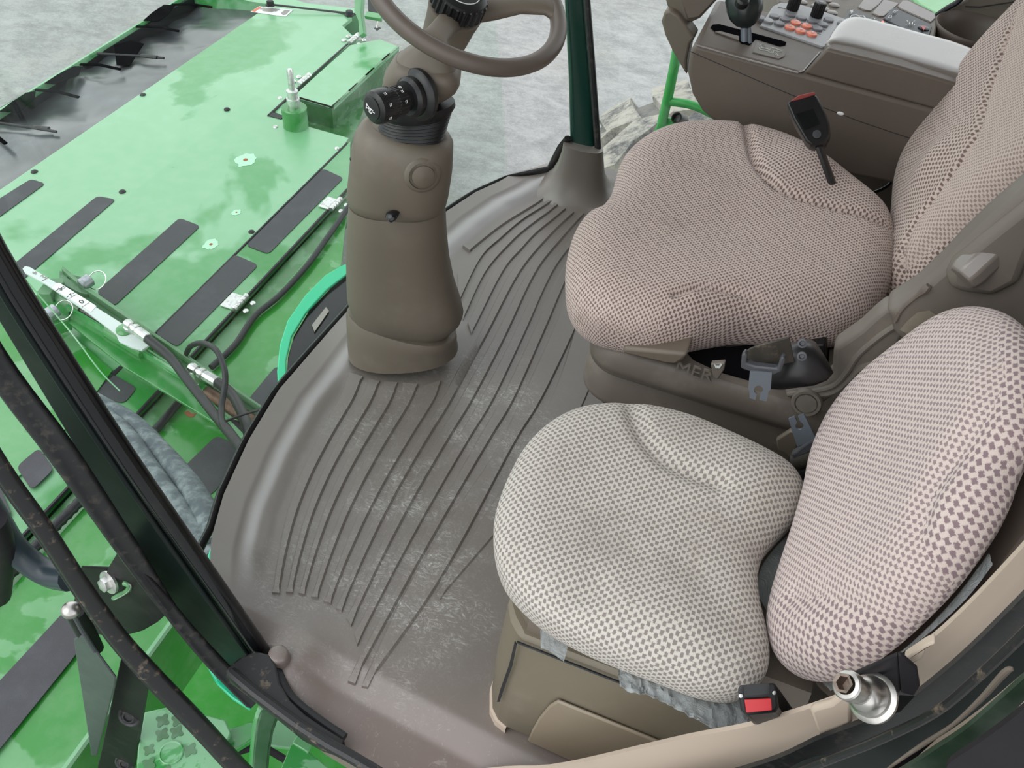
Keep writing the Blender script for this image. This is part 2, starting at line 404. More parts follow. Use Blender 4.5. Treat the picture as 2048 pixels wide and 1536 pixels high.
def pillow(name, outline, n, d, top, edge_r, under, mat, parent, grooves=(), bumps=(), zone=None, centre=None, N=240, K=60, crown=0.0, sq=2.2, under_in=.3, rot=0):
    n = Vector(n).normalized(); d0 = d
    pts = [at(x, y, n, d0) for x, y in smoothc(outline, N)]
    cc = at(*centre, n, d0) if centre else sum(pts, Vector()) / len(pts)
    u = Vector((0, 1, 0)); u = (u - n * u.dot(n)).normalized(); v = n.cross(u)
    if rot:
        c_, s_ = math.cos(rot), math.sin(rot); u, v = u * c_ + v * s_, v * c_ - u * s_
    to2 = lambda p: ((p - cc).dot(u), (p - cc).dot(v))
    O2 = np.array([to2(p) for p in pts])
    ts = [(1 - math.cos(PI / 2 * (k / K) ** .9)) for k in range(K)]; ts = [0.85 * t / ts[-1] * 1.0 if False else t for t in ts]
    ts = [min(t, .985) for t in ts]
    P2 = np.vstack([O2 * (1 - t) for t in ts])
    D = pdist(P2, O2, True); D[:N] = 0
    gx = np.linspace(0, 1, 400); gh = top * np.power(1 - np.power(1 - gx, sq), 1 / sq); ga = np.concatenate([[0], np.cumsum(np.hypot(np.diff(gx) * edge_r, np.diff(gh)))])
    x = np.clip(D / edge_r, 0, 1); Hh = top * np.power(1 - np.power(1 - x, sq), 1 / sq)
    dm = D.max(); Hh += crown * np.clip(D / dm, 0, 1) ** .8
    p2 = lambda q: to2(at(q[0], q[1], n, d0 + top * .8))
    for pl_, w, dep in grooves:
        g = pdist(P2, [p2(q) for q in smooth2(pl_, 8)]); Hh -= dep * np.exp(-(g / w) ** 2) * np.clip(x * 2, 0, 1)
    for q, rad, hh in bumps:
        c2 = p2(q); g = np.hypot(P2[:, 0] - c2[0], P2[:, 1] - c2[1]); Hh += hh * np.exp(-(g / rad) ** 2) * np.clip(x * 1.5, 0, 1)
    zz = np.zeros(len(P2))
    if zone is not None: zz = inside(P2, [p2(q) for q in smoothc(zone, 80)]).astype(float)
    # outward normals of outline
    T = np.roll(O2, -1, 0) - np.roll(O2, 1, 0); Nn = np.stack([T[:, 1], -T[:, 0]], 1); Nn /= np.linalg.norm(Nn, axis=1)[:, None]
    if (Nn * O2).sum() < 0: Nn = -Nn
    for _ in range(12): Nn = (np.roll(Nn, 1, 0) + Nn + np.roll(Nn, -1, 0)) / 3
    Nn /= np.linalg.norm(Nn, axis=1)[:, None]
    m = MB(); vs = []; uvs = []; zs = []
    # underside rings first (from bottom inner to edge)
    U = 9; und = []
    for k in range(U):
        a = PI / 2 * (1 - k / U)                 # a=90deg bottom
        und.append((under_in * under * (1 - math.cos(a)), -under * math.sin(a), under * a))
    for inn, hh, arc in und:
        for i in range(N):
            q = O2[i] - Nn[i] * inn; vs.append(cc + u * q[0] + v * q[1] + n * hh)
            w = O2[i] + Nn[i] * (arc + ga[-1] - edge_r); uvs.append((w[0], w[1])); zs.append(0)
    for k in range(K):
        for i in range(N):
            j = k * N + i; q = P2[j]; vs.append(cc + u * q[0] + v * q[1] + n * float(Hh[j]))
            ex = (ga[-1] - float(np.interp(x[j], gx, ga))) - edge_r * (1 - x[j]); w = q + Nn[i] * ex
            uvs.append((w[0], w[1])); zs.append(zz[j])
    rings = [vs[k * N:(k + 1) * N] for k in range(U + K)]
    m.rings(rings, True, True, uvs); m.attr['zone'] = zs
    return m.build(name, mat, parent, 180)
def text(name, s_, mat, parent, origin, xdir, ydir, size, depth=.0004, align='LEFT'):
    cu = bpy.data.curves.new(name, 'FONT'); cu.body = s_; cu.size = size; cu.extrude = depth; cu.align_x = align
    tmp = bpy.data.objects.new(name, cu); COL.objects.link(tmp)
    dg = bpy.context.evaluated_depsgraph_get(); me = bpy.data.meshes.new_from_object(tmp.evaluated_get(dg))
    bpy.data.objects.remove(tmp); x = Vector(xdir).normalized(); z = x.cross(Vector(ydir)).normalized(); y = z.cross(x)
    R = Matrix((x, y, z)).transposed(); me.transform(R.to_4x4()); me.materials.clear(); me.materials.append(mat)
    o = bpy.data.objects.new(name, me); COL.objects.link(o); o.parent = parent
    o.location = Vector(origin) - (wloc(parent) if parent else Vector())
    return o
def loft(m, secs, ref, depth=1.0, seg=36, p=2.4, axis=None):
    """sections (left px, right px[, depth ratio[, shift]]) -> solid rings; ref(px,py) gives the centre point"""
    C = []; Wd = []
    for s_ in secs:
        L, R = s_[0], s_[1]; c = ref((L[0] + R[0]) / 2, (L[1] + R[1]) / 2)
        a, b = pd(*L, c), pd(*R, c); C.append(c); Wd.append((b - a) / 2)
    rings = []
    for i, s_ in enumerate(secs):
        w = Wd[i]; t = axis or (C[min(i + 1, len(C) - 1)] - C[max(i - 1, 0)])
        dv = w.cross(t).normalized() * w.length * (s_[2] if len(s_) > 2 else depth)
        rg = []
        for j in range(seg):
            a = 2 * PI * j / seg; c_, s2 = math.cos(a), math.sin(a)
            rg.append(C[i] + w * math.copysign(abs(c_) ** (2 / p), c_) + dv * math.copysign(abs(s2) ** (2 / p), s2))
        rings.append(rg)
    m.rings(rings); return C
def poly(px, ref): return [ref(x, y) for x, y in px]
def slab(px, n, d, thick, mb=None):
    mb = mb or MB(); n = Vector(n).normalized(); return mb.prism([at(x, y, n, d) for x, y in px], -n * thick)
def bolt(m, P, ax, r, h=None, hexed=True):
    ax = Vector(ax).normalized(); h = h or r * .8
    m.lathe(P, ax, [(r * 1.35, 0), (r * 1.35, h * .25), (r * .95, h * .3), (r * .95, h * .95), (r * .8, h)], 6 if hexed else 16)
# ================================================================== SETTING
ST = 'structure'
def struct(o, label=None): o['kind'] = ST; return props(o, label)
g = MB(); g.add([(-60, -40, -1.9), (40, -40, -1.9), (40, 80, -1.9), (-60, 80, -1.9)], [(0, 1, 2, 3)])
struct(g.build('ground', M['ground'], None, 0), 'grey weathered concrete yard under and beyond the harvester')
# ---- cab floor (moulded ribbed mat)
edge = [(1140, 280), (1118, 300), (1105, 330), (1080, 345), (1045, 352), (1000, 372), (950, 395), (890, 435), (830, 485), (760, 560), (690, 642), (620, 720), (560, 790), (500, 890), (450, 1000), (425, 1090), (418, 1150)]
ep = [pz(x, y, 0) for x, y in edge]
doorline = [(-.70, .62), (-.62, .565), (-.565, .53), (-.51, .495), (-.45, .465), (-.37, .442), (-.28, .43)]
bd = sorted([(p.y, p.x) for p in ep if p.y < 2.05 and p.y > .66] + [(y, x) for x, y in doorline])
bd += [(2.10, bd[-1][1] + .02), (2.2, -.56)]
by = np.array([b[0] for b in bd]); bx = np.array([b[1] for b in bd])
Ys = np.concatenate([np.linspace(.43, .80, 60), np.linspace(.805, 2.2, 150)]); NX = 170
XR = .85; rings = []; m = MB(); lipv = []
bossL = pz(585, 1335, 0); colc = pz(805, 700, 0); bossR = pz(1165, 372, 0)
def floor_h(x, y, xl):
    dx = x - xl
    h = .018 * (1 - min(1, max(0, (dx - .045) / .075))) ** 1.6 if dx < .12 else 0
    h += .006 * math.exp(-((dx - .085) / .022) ** 2)
    q_ = min(1, max(0, (y - .60) / .12)); h *= q_ * q_ * (3 - 2 * q_)
    d = math.hypot(x - bossL.x, y - bossL.y); h += .030 * math.exp(-(d / .05) ** 2)
    d = math.hypot((x - colc.x) * .95, (y - colc.y) * .9); h += .016 * math.exp(-(max(0, d - .10) / .05) ** 2)
    d = math.hypot(x - bossR.x, y - bossR.y); h += .03 * math.exp(-(max(0, d - .06) / .07) ** 2)
    k = (.545 - y - .10 * x); h -= .02 * min(1, max(0, k / .05))
    return h
for Y in Ys:
    xl = float(np.interp(Y, by, bx)); row = []
    for i in range(NX):
        t_ = i / (NX - 1); x = xl + (XR - xl) * (t_ ** 1.7)
        row.append(Vector((x, Y, floor_h(x, Y, xl))))
    row = [Vector((row[0].x, Y, -.05))] + row
    lipv += [0.0] + [math.exp(-((p.x - xl - .085) / .028) ** 4) * min(1, max(0, (Y - .62) / .1)) for p in row[1:]]
    rings.append(row)
m.rings(rings, False, False)
# raised flat bands between narrow grooves
def resam(px, n=80):
    P = [pz(x, y, 0) for x, y in smooth2(px, 6)]; L = [0]
    for i in range(len(P) - 1): L.append(L[-1] + (P[i + 1] - P[i]).length)
    out = []
    for k in range(n):
        s_ = L[-1] * k / (n - 1); i = min(len(P) - 2, max(0, int(np.searchsorted(L, s_)) - 1)); t_ = (s_ - L[i]) / max(1e-9, L[i + 1] - L[i])
        out.append(P[i].lerp(P[i + 1], min(1, max(0, t_))))
    return out
def band(Lp, Rp, h=.0055):
    A, B = resam(Lp), resam(Rp); rg = []
    A = [a for a in A]; n = len(A)
    for i in range(n):
        a, b = A[i], B[i]; d = (b - a).normalized(); w = min(.0055, (b - a).length * .3)
        xa = float(np.interp(a.y, by, bx)); za = floor_h(a.x, a.y, xa); zb = floor_h(b.x, b.y, float(np.interp(b.y, by, bx)))
        e = .0 if 0 < i < n - 1 else -1
        hh = h if 0 < i < n - 1 else -.001
        rg.append([Vector((a.x, a.y, za - .001)), Vector((a.x, a.y, za)) + d * w * .8 + Vector((0, 0, hh)), Vector((b.x, b.y, zb)) - d * w * .8 + Vector((0, 0, hh)), Vector((b.x, b.y, zb - .001))])
    # steep ends
    rg[0][1] = rg[0][0].copy(); rg[0][2] = rg[0][3].copy(); rg[-1][1] = rg[-1][0].copy(); rg[-1][2] = rg[-1][3].copy()
    for k, s_ in ((1, 0), (-2, -1)):
        for j in range(4): rg[k][j] = rg[s_][j].lerp(rg[k][j], .12) if j in (0, 3) else (rg[s_][j].lerp(rg[k][j], .12) * 1)
        for j in (1, 2): rg[k][j].z = rg[k][0].z + .001 + h
    m.rings(rg, False, False)
x8 = [710, 749, 788, 828, 872, 907, 948, 989, 1030]
bot = [(560, 1189), (586, 1188), (610, 1192), (636, 1198), (662, 1210), (683, 1226), (702, 1255), (714, 1294), (709, 1366)]
lb = [(544, 1188), (572, 1187), (597, 1189), (622, 1196), (647, 1205), (671, 1221), (692, 1240), (708, 1270), (694, 1360)]
tops = {0: (727, 764), 1: (761, 773), 2: (796, 776), 3: (836, 779), 4: (882, 770)}
ltops = {0: (698, 755), 1: (737, 768), 2: (768, 775), 3: (805, 777), 4: (847, 781)}
up = {5: [(1148, 429), (1100, 475), (1040, 549), (975, 673)], 6: [(1168, 432), (1125, 480), (1072, 549), (1010, 680)], 7: [(1185, 445), (1155, 480), (1105, 549), (1048, 675)], 8: [(1215, 450), (1180, 485), (1140, 549), (1090, 665)]}
upl = {5: [(1138, 427), (1080, 475), (1017, 549), (955, 673)], 6: [(1157, 430), (1112, 477), (1052, 549), (987, 675)], 7: [(1177, 436), (1138, 480), (1084, 549), (1021, 680)], 8: [(1195, 450), (1165, 482), (1118, 549), (1060, 675)]}
def mids(k, x800, b, off):
    bow = -27 + 22 * k / 8; o = []
    for yy in (870, 950, 1030, 1110, 1160):
        t_ = (yy - 800) / (b[1] - 800)
        if t_ < .95: o.append((x800 + (b[0] - x800) * t_ + bow * math.sin(PI * t_), yy))
    return o
for k in range(9):
    R = ([tops[k]] if k < 5 else up[k]) + [(x8[k], 800)] + mids(k, x8[k], bot[k], 0) + [bot[k]]
    l8 = x8[k - 1] + 11 if k else 676
    L = ([ltops[k]] if k < 5 else upl[k]) + [(l8, 800)] + mids(k, l8, lb[k], 0) + [lb[k]]
    band(L, R)
band([(1190, 470), (1150, 549), (1100, 670), (1040, 800), (985, 910), (870, 1080), (795, 1210), (722, 1370)], [(1220, 470), (1200, 549), (1150, 665), (1085, 800), (1030, 890), (935, 1070), (868, 1185), (802, 1281), (734, 1373)])
band([(1163, 600), (1120, 750), (1050, 900), (980, 1010), (905, 1130), (872, 1188)], [(1220, 640), (1180, 780), (1120, 900), (1060, 990), (975, 1090), (880, 1200)], .003)
band([(1085, 395), (1030, 425), (980, 457), (925, 494)], [(1092, 401), (1050, 425), (1000, 457), (940, 505)])
band([(1097, 403), (1050, 432), (1005, 462), (945, 512), (915, 549)], [(1103, 409), (1050, 438), (1000, 480), (960, 520), (918, 607)])
band([(1108, 412), (1057, 445), (1012, 484), (960, 540), (922, 612)], [(1115, 416), (1060, 455), (1020, 490), (970, 549), (926, 644)])
band([(1124, 420), (1066, 462), (1030, 495), (982, 549), (935, 650)], [(1131, 423), (1078, 465), (1045, 500), (1005, 549), (943, 673)])
m.attr['lip'] = lipv + [0.0] * (len(m.v) - len(lipv))
struct(m.build('floor', M['mat'], None, 40), 'taupe ribbed rubber cab floor mat with pale scuff marks')
# ---- right pillar shroud and mat bosses
m = MB()
loft(m, [((1127, 284), (1206, 300), .55), ((1124, 300), (1207, 318), .6), ((1115, 325), (1209, 345), .7), ((1105, 343), (1214, 362), .75), ((1085, 361), (1226, 378), .8), ((1058, 377), (1248, 389), .8), ((1020, 386), (1290, 396), .8)],
     lambda x, y: pz(x, y, .19 * (1 - min(1, (y - 290) / 92)) - .002), seg=40, p=2.5, axis=Vector((0, 0, 1)))
struct(m.build('trim_1', M['mat'], None, 60), 'taupe moulded shroud around the foot of the right front pillar')
# ---- left pillar boot ring
m = MB(); P = pz(553, 1300, .04); m.lathe(P - Vector((0, 0, .04)), (0.05, 0, 1), [(.021, 0), (.018, .02), (.016, .028), (.012, .030)], 28)
struct(m.build('trim_2', M['mat'], None, 60), 'pale rubber boot where the left front pillar meets the floor')
# ---- pillars
def bar(name, secs, mat, label, ref, depth=1.0, p=5, bev=0, seg=28):
    m = MB(); loft(m, secs, ref, depth, seg, p); return struct(m.build(name, mat, None, 40), label)
pr = bar('trim_3', [((1128, -60), (1166, -60)), ((1129, 0), (1170, 0)), ((1137, 150), (1183, 150)), ((1143, 283), (1193, 300)), ((1145, 300), (1197, 318))], M['pillar_r'], 'dark green right front cab pillar', lambda x, y: pY(x, y, 2.1), .9)
m = MB(); m.tube([pY(1168, -60, 2.08), pY(1173, 0, 2.08), pY(1185, 150, 2.08), pY(1196, 300, 2.08)], .0095, 10)
struct(m.build('trim_4', M['sealclean'], None), 'black rubber edge strip on the right front pillar')
lp = lambda x, y: pY(x, y, .535)
m = MB()
face = [((-260, 210), (-75, 100)), ((-30, 640), (40, 552)), ((125, 880), (262, 895)), ((330, 1150), (452, 1168)), ((452, 1335), (540, 1300))]
def quadstrip(m, Ls, Rs, ref, off):
    rg = []
    for a, b in zip(Ls, Rs):
        A, B = ref(*a), ref(*b); o = Vector(off); rg.append([A, B, B + o, A + o])
    m.rings(rg, True, True)
# pillar profile: outer face, rounded ridge, inner edge
quadstrip(m, [(-330, 60), (-30, 600), (140, 880), (335, 1190), (449, 1345)], [(-330, 0), (-40, 478), (225, 905), (420, 1190), (520, 1312)], lp, (0.0, .012, .0))
struct(m.build('trim_5', M['pillar'], None, 30, .004), 'dark green left front cab pillar beside the door')
m = MB(); m.tube([pY(x, y, .545) for x, y in ((-260, 40), (-14, 500), (104, 690), (243, 902), (388, 1110), (527, 1308))], .0150, 16, sm=3)
struct(m.build('trim_6', M['blackgloss'], None), 'rounded glossy inner edge of the left front pillar')
m = MB(); m.tube([pY(x, y, .53) for x, y in ((-290, 40), (-30, 526), (84, 712), (220, 918), (368, 1132), (506, 1322))], .004, 12, sm=3)
struct(m.build('trim_7', M['pillar'], None), 'thin black bead along the left front pillar')
# seals on the pillar outside
def stripe(name, ctr, wpx, mat, label, ref, depth=.5, p=3, bseg=20):
    m = MB(); secs = []
    C = smooth2([(c[0], c[1]) for c in ctr], 5); n = len(C)
    Ws = np.interp(np.linspace(0, 1, n), np.linspace(0, 1, len(ctr)), [c[2] if len(c) > 2 else wpx for c in ctr])
    for i in range(n):
        a, b = C[max(i - 1, 0)], C[min(i + 1, n - 1)]; dx, dy = b[0] - a[0], b[1] - a[1]; l = math.hypot(dx, dy); nx, ny = dy / l, -dx / l
        w = Ws[i] / 2; secs.append(((C[i][0] + nx * w, C[i][1] + ny * w), (C[i][0] - nx * w, C[i][1] - ny * w)))
    loft(m, secs, ref, depth, bseg, p); return m.build(name, mat, None, 50)
struct(stripe('trim_8', [(-170, 440, 60), (-16, 715, 60), (124, 905, 58), (252, 1092, 46), (342, 1222, 30), (430, 1325, 34), (508, 1404, 34)], 46, M['sealclean'], '', lambda x, y: pY(x, y, .50), .5), 'worn black seal along the outer side of the left pillar')
struct(stripe('trim_9', [(-140, 700), (2, 935), (90, 1060), (160, 1168), (235, 1272), (300, 1345), (400, 1450), (482, 1540), (600, 1660)], 37, M['seal'], '', lambda x, y: pY(x, y, .40), .7), 'dirty black weatherstrip sweeping down past the left pillar')
m = MB(); m.tube([pY(x, y, .395) for x, y in smooth2([(-150, 712), (-8, 945), (80, 1070), (148, 1176), (222, 1280), (286, 1354), (386, 1460), (470, 1552)], 4)], .006, 8)
struct(m.build('trim_10', M['seal'], None), 'muddy inner lip of the weatherstrip')
# corner frame between pillar foot and door sill
def solidpoly(name, px, ref, off, mat, bevel=.003, parent=None, sm=35):
    m = MB(); m.prism([ref(x, y) for x, y in px], off); return m.build(name, mat, parent, sm, bevel)
struct(solidpoly('trim_11', [(449, 1340), (474, 1318), (508, 1300), (540, 1308), (552, 1330), (560, 1365), (580, 1400), (610, 1428), (650, 1455), (690, 1480), (688, 1496), (640, 1480), (600, 1458), (560, 1425), (520, 1395), (480, 1362)], lambda x, y: pz(x, y, .03), (0, 0, -.05), M['seal'], .004), 'dirty black frame corner at the foot of the left pillar')
m = MB(); m.tube([pz(x, y, .035) for x, y in ((462, 1345), (500, 1378), (545, 1412), (600, 1452), (660, 1490), (700, 1512), (760, 1548), (860, 1610))], .010, 10, sm=4)
struct(m.build('trim_12', M['seal'], None), 'mud-streaked door sill seal')
m = MB(); m.tube([pz(x, y, .006) for x, y in ((540, 1322), (554, 1342), (566, 1370), (586, 1400), (636, 1440), (689, 1476))], .0085, 10, sm=4)
struct(m.build('trim_13', M['rubber'], None), 'black rubber lip around the mat corner')
# ---- door sill / rear door frame (lower right)
sref = lambda x, y: pY(x, y, .46)
def ribbonpoly(name, A, B, ref, off, mat, label, bevel=.004, k=5):
    n = 48
    def rs(Q):
        Q = smooth2(Q, 12); L = np.concatenate([[0], np.cumsum([math.dist(Q[i], Q[i + 1]) for i in range(len(Q) - 1)])]); s_ = np.linspace(0, L[-1], n)
        return list(zip(np.interp(s_, L, [q[0] for q in Q]), np.interp(s_, L, [q[1] for q in Q])))
    ia, ib = rs(A), rs(B); bevel = 0
    m = MB(); A_ = [ref(*a) for a in ia]; B_ = [ref(*b) for b in ib]     # the post carries on up to the roof
    A_.append(A_[-1] + Vector((.02, 0, max(.1, 1.66 - A_[-1].z)))); B_.append(B_[-1] + Vector((.02, 0, max(.1, 1.66 - B_[-1].z))))
    o_ = Vector(off); m.rings([[a, b, b + o_, a + o_] for a, b in zip(A_, B_)], True, True); return struct(m.build(name, mat, None, 35, bevel), label)
beA = [(820, 1560), (1000, 1540), (1120, 1533), (1365, 1478), (1500, 1452), (1640, 1410), (1700, 1385), (1800, 1330), (1850, 1290), (1895, 1252), (1960, 1188), (2060, 1080), (2120, 1010)]
beB = [(980, 1620), (1200, 1600), (1420, 1560), (1540, 1520), (1640, 1480), (1740, 1445), (1820, 1400), (1865, 1365), (1930, 1320), (1980, 1275), (2060, 1190), (2140, 1100), (2200, 1030)]
ribbonpoly('wall_left', beA, beB, lambda x, y: pY(x, y, .50), (0, .006, 0), M['beige'], 'beige inner trim along the curved door sill and rear door post', .008)
slA = [(1100, 1640), (1500, 1536), (1640, 1478), (1740, 1440), (1800, 1412), (1830, 1392), (1900, 1335), (1960, 1280), (2060, 1180), (2160, 1075)]
slB = [(1300, 1700), (1580, 1545), (1690, 1510), (1780, 1480), (1850, 1440), (1900, 1410), (1960, 1360), (2020, 1300), (2090, 1235), (2200, 1120)]
ribbonpoly('trim_14', slA, slB, lambda x, y: pY(x, y, .47), (0, .006, 0), M['sealclean'], 'wide black rubber seal on the rear door post', .006)
ribbonpoly('trim_15', [(1400, 1680), (1580, 1545), (1690, 1508), (1850, 1438), (1900, 1408), (1960, 1358), (2090, 1232), (2200, 1118)],
           [(1500, 1720), (1750, 1560), (1800, 1520), (1870, 1480), (1930, 1440), (2000, 1385), (2120, 1280), (2230, 1170)], lambda x, y: pY(x, y, .435), (0, .006, 0), M['pillar'], 'dark green painted door frame', .004)
m = MB(); m.tube([pY(x, y, .43) for x, y in ((1560, 1560), (1680, 1512), (1760, 1480), (1870, 1425), (1960, 1350), (2060, 1255), (2180, 1130))], .004, 8, sm=4)
struct(m.build('trim_16', M['seal'], None), 'thin dusty ridge between the door seals')
m = MB(); m.tube([pY(x, y, .415) for x, y in ((1760, 1550), (1800, 1520), (1850, 1486), (1905, 1450), (1960, 1400), (2010, 1345), (2026, 1338))], [.001, .0016, .0022, .0016, .0022, .0028, .0015], 10, sm=4)
struct(m.build('trim_17', plastic('dried_mud', rgb(104, 94, 84), .8, .5, .5, 120), None), 'line of dried mud along the door frame')
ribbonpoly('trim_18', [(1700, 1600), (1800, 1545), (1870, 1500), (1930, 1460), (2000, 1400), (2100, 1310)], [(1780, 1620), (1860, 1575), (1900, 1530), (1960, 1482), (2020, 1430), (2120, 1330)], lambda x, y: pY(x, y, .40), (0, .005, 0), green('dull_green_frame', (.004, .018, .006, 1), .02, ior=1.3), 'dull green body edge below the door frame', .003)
ribbonpoly('trim_19', [(1790, 1640), (1890, 1560), (1895, 1530), (1960, 1485), (2040, 1425), (2140, 1335)], [(1900, 1700), (1960, 1600), (2010, 1560), (2060, 1530), (2120, 1490), (2200, 1420)], lambda x, y: pY(x, y, .37), (0, .005, 0), M['blackmetal'], 'dark step edge outside the rear door post', .006)
# ---- shell that closes the cab at the back, right and under the floor
m = MB(); m.box((.86, 1.3, .72), .04, 1.9, 1.7); struct(m.build('wall_rear', M['console']), 'dark taupe rear cab wall')
m = MB(); m.box((-.0, 1.32, -.09), 1.75, 1.66, .05); m2 = None
# underbody follows the mat outline
m = MB(); un = [Vector((float(np.interp(y, by, bx)) + .03, y, -.05)) for y in np.linspace(.47, 2.18, 30)]
m.prism(un + [Vector((.84, 2.18, -.05)), Vector((.84, .47, -.05))], (0, 0, -.05)); struct(m.build('wall_under', M['blackmetal'], None, 0), 'black underside of the cab floor')
m = MB(); m.prism([Vector((x, 2.19, z)) for x, z in ((-.40, -.04), (.84, -.04), (.84, .30), (.30, .30), (-.30, .02))], (0, .03, 0)); m.prism([Vector((x, y, z)) for x, y, z in ((.30, 2.20, .30), (.84, 2.20, .30), (.84, 2.46, .66), (.84, 2.46, 1.55), (.66, 2.46, 1.55), (.60, 2.46, .66))], (0, .03, 0)); struct(m.build('wall_right', M['console'], None, 0), 'right cab side panel behind the console')
m = MB(); m.prism([Vector((x, .49, z)) for x, z in ((.36, .3), (.84, .3), (.84, 1.5), (.42, 1.5), (.36, .95))], (0, .03, 0)); struct(m.build('baseboard_left', M['beige'], None, 0), 'beige rear side trim behind the door post')
# ---- windows
wb = [p for p in ep if p.y > .66]; wb = sorted([(p.y, p.x) for p in wb])
ywin = np.linspace(.60, 2.08, 40); xwin = np.interp(ywin, [b[0] for b in wb], [b[1] for b in wb])
xwin[ywin < .7] = np.interp(ywin[ywin < .7], [.6, .7], [xwin[ywin >= .7][0] + .03, xwin[ywin >= .7][0]])
rg = []
for z_, dx in ((-.015, -.006), (.3, -.045), (.7, -.12), (1.1, -.21), (1.6, -.34)):
    rg.append([Vector((x + dx, y, z_)) for x, y in zip(xwin, ywin)])
for z_, dx in ((1.6, -.346), (1.1, -.216), (.7, -.126), (.3, -.051), (-.015, -.012)):
    rg.append([Vector((x + dx, y, z_)) for x, y in zip(xwin, ywin)])
m = MB(); m.rings(rg, False, False)
w1 = struct(m.build('window_1', M['glass'], None, 60), 'curved windscreen in front of the steering column')
m = MB(); m.tube([Vector((x - .012, y, .006)) for x, y in zip(xwin, ywin)] + [pz(1098, 338, .04), pz(1110, 318, .09), pz(1124, 292, .16), pz(1137, 276, .2)], .0075, 8, flat=1.6)
struct(m.build('window_frame', M['black'], w1, 60), 'black dotted edge band')
m = MB(); m.add([Vector(p) for p in ((-.50, 2.215, .02), (.30, 2.215, .02), (.34, 2.48, .62), (-.60, 2.40, .62), (.62, 2.48, 1.6), (-.78, 2.40, 1.6))], [(0, 1, 2, 3), (3, 2, 4, 5)]); w2 = struct(m.build('window_2', M['glass2'], None, 0), 'right side cab window')
m = MB(); m.tube([pz(1206, 352, .03), pz(1214, 360, .0), pz(1235, 371, -.0), pz(1290, 372, 0)], .009, 10, sm=3); struct(m.build('window_frame', M['rubber'], w2), 'black side window seal')
# teal glass edge outside the mat
m = MB(); tz = -.13
m.prism(poly([(705, 521), (680, 532), (650, 550), (610, 590), (575, 640), (559, 690), (554, 740), (556, 790), (574, 800), (572, 720), (583, 672), (612, 625), (655, 578), (700, 543)], lambda x, y: pz(x, y, tz)), (0, 0, -.008))
m.prism(poly([(411, 1311), (415, 1335), (432, 1366), (465, 1398), (500, 1420), (503, 1404), (470, 1372), (440, 1335)], lambda x, y: pz(x, y, tz)), (0, 0, -.008))
m.prism(poly([(428, 1075), (415, 1110), (412, 1160), (440, 1160), (440, 1090)], lambda x, y: pz(x, y, tz)), (0, 0, -.008))
struct(m.build('window_sill', M['teal'], w1, 40, .003), 'bright teal edge of the tinted lower glass')
m = MB(); m.prism(poly([(705, 542), (660, 578), (618, 622), (588, 672), (576, 715), (573, 760), (574, 800), (640, 800), (760, 640), (760, 540)], lambda x, y: pz(x, y, tz - .012)), (0, 0, -.01))
struct(m.build('window_panel', M['blackgloss'], w1, 0), 'glossy black lower glass band')
m = MB(); m.prism(poly([(652, 614), (658, 622), (629, 664), (624, 650)], lambda x, y: pz(x, y, tz - .0075)), (0, 0, .0005))
struct(m.build('sticker', M['greyprint'], w1, 0), 'small grey sticker')
m = MB(); m.box((.10, 1.55, 1.72), 1.7, 1.9, .06); struct(m.build('ceiling', plastic('light_headliner', rgb(170, 165, 158), .8, .1, .05), None, 0, .01), 'pale cab roof lining above the seats')
# ================================================================== STEERING COLUMN AND WHEEL
YC = 1.27
cref = lambda x, y: pY(x, y, YC)
base = cref(805, 725); base.z = 0
sc_ = thing('steering_column', base, 'taupe moulded steering column standing on the ribbed floor mat at the windscreen', 'steering column')
m = MB(); loft(m, [((697, 706), (916, 694), .62), ((696, 690), (914, 686), .62), ((695, 645), (913, 681), .60), ((695, 618), (911, 676), .58), ((699, 612), (907, 673), .56), ((706, 618), (898, 672), .50)], cref, seg=48, p=2.3)
m.build('base_skirt', M['trim'], sc_, 50)
m = MB(); loft(m, [((712, 640), (900, 662), .50), ((703, 612), (922, 640), .56), ((700, 602), (926, 630), .58), ((696, 588), (921, 606), .6), ((694, 555), (908, 566), .62), ((693, 510), (898, 518), .66), ((694, 460), (893, 468), .7), ((697, 420), (891, 428), .72), ((699, 400), (890, 406), .7)], cref, seg=56, p=2.5)
m.build('lower_cover', M['trim'], sc_, 50)
m = MB(); loft(m, [((700, 396), (888, 412), .7), ((695, 384), (894, 404), .75), ((696, 372), (897, 392), .76), ((700, 330), (904, 345), .76), ((704, 290), (906, 302), .74), ((711, 262), (905, 296), .7), ((722, 246), (900, 284), .62), ((736, 239), (890, 278), .54), ((746, 244), (882, 280), .48), ((750, 262), (878, 300), .45)], cref, seg=56, p=2.5)
m.build('upper_cover', M['trim'], sc_, 50)
def outward(px, py, push=0.0):
    P = cref(px, py); return P
def surf(px, py, back):               # point on the near face, "back" metres nearer the camera than the axis plane
    P = cref(px, py); return P + (CAM - P).normalized() * back
vdir = (CAM - cref(845, 352)).normalized()
ax1 = Vector((.55, -.75, .12)).normalized()
P = surf(846, 352, .062)
m = MB(); m.lathe(P - ax1 * .03, ax1, [(.034, 0), (.034, .026), (.032, .030), (.026, .032), (.025, .028), (.021, .028), (.020, .033), (.012, .036), (.0, .037)], 36)
m.build('round_cap', M['trim'], sc_, 50)
P = surf(798, 412, .070); ax2 = Vector((.30, -.90, .25)).normalized()
m = MB(); m.lathe(P - ax2 * .01, ax2, [(.020, 0), (.020, .010), (.0175, .013), (.013, .0135), (.012, .010), (.010, .010)], 30)
ig = m.build('ignition_switch', M['trim'], sc_, 50)
m = MB(); m.lathe(P, ax2, [(.0095, 0), (.0095, .006), (.006, .007), (.005, .003)], 20); m.build('lock_barrel', M['zinc'], ig, 50)
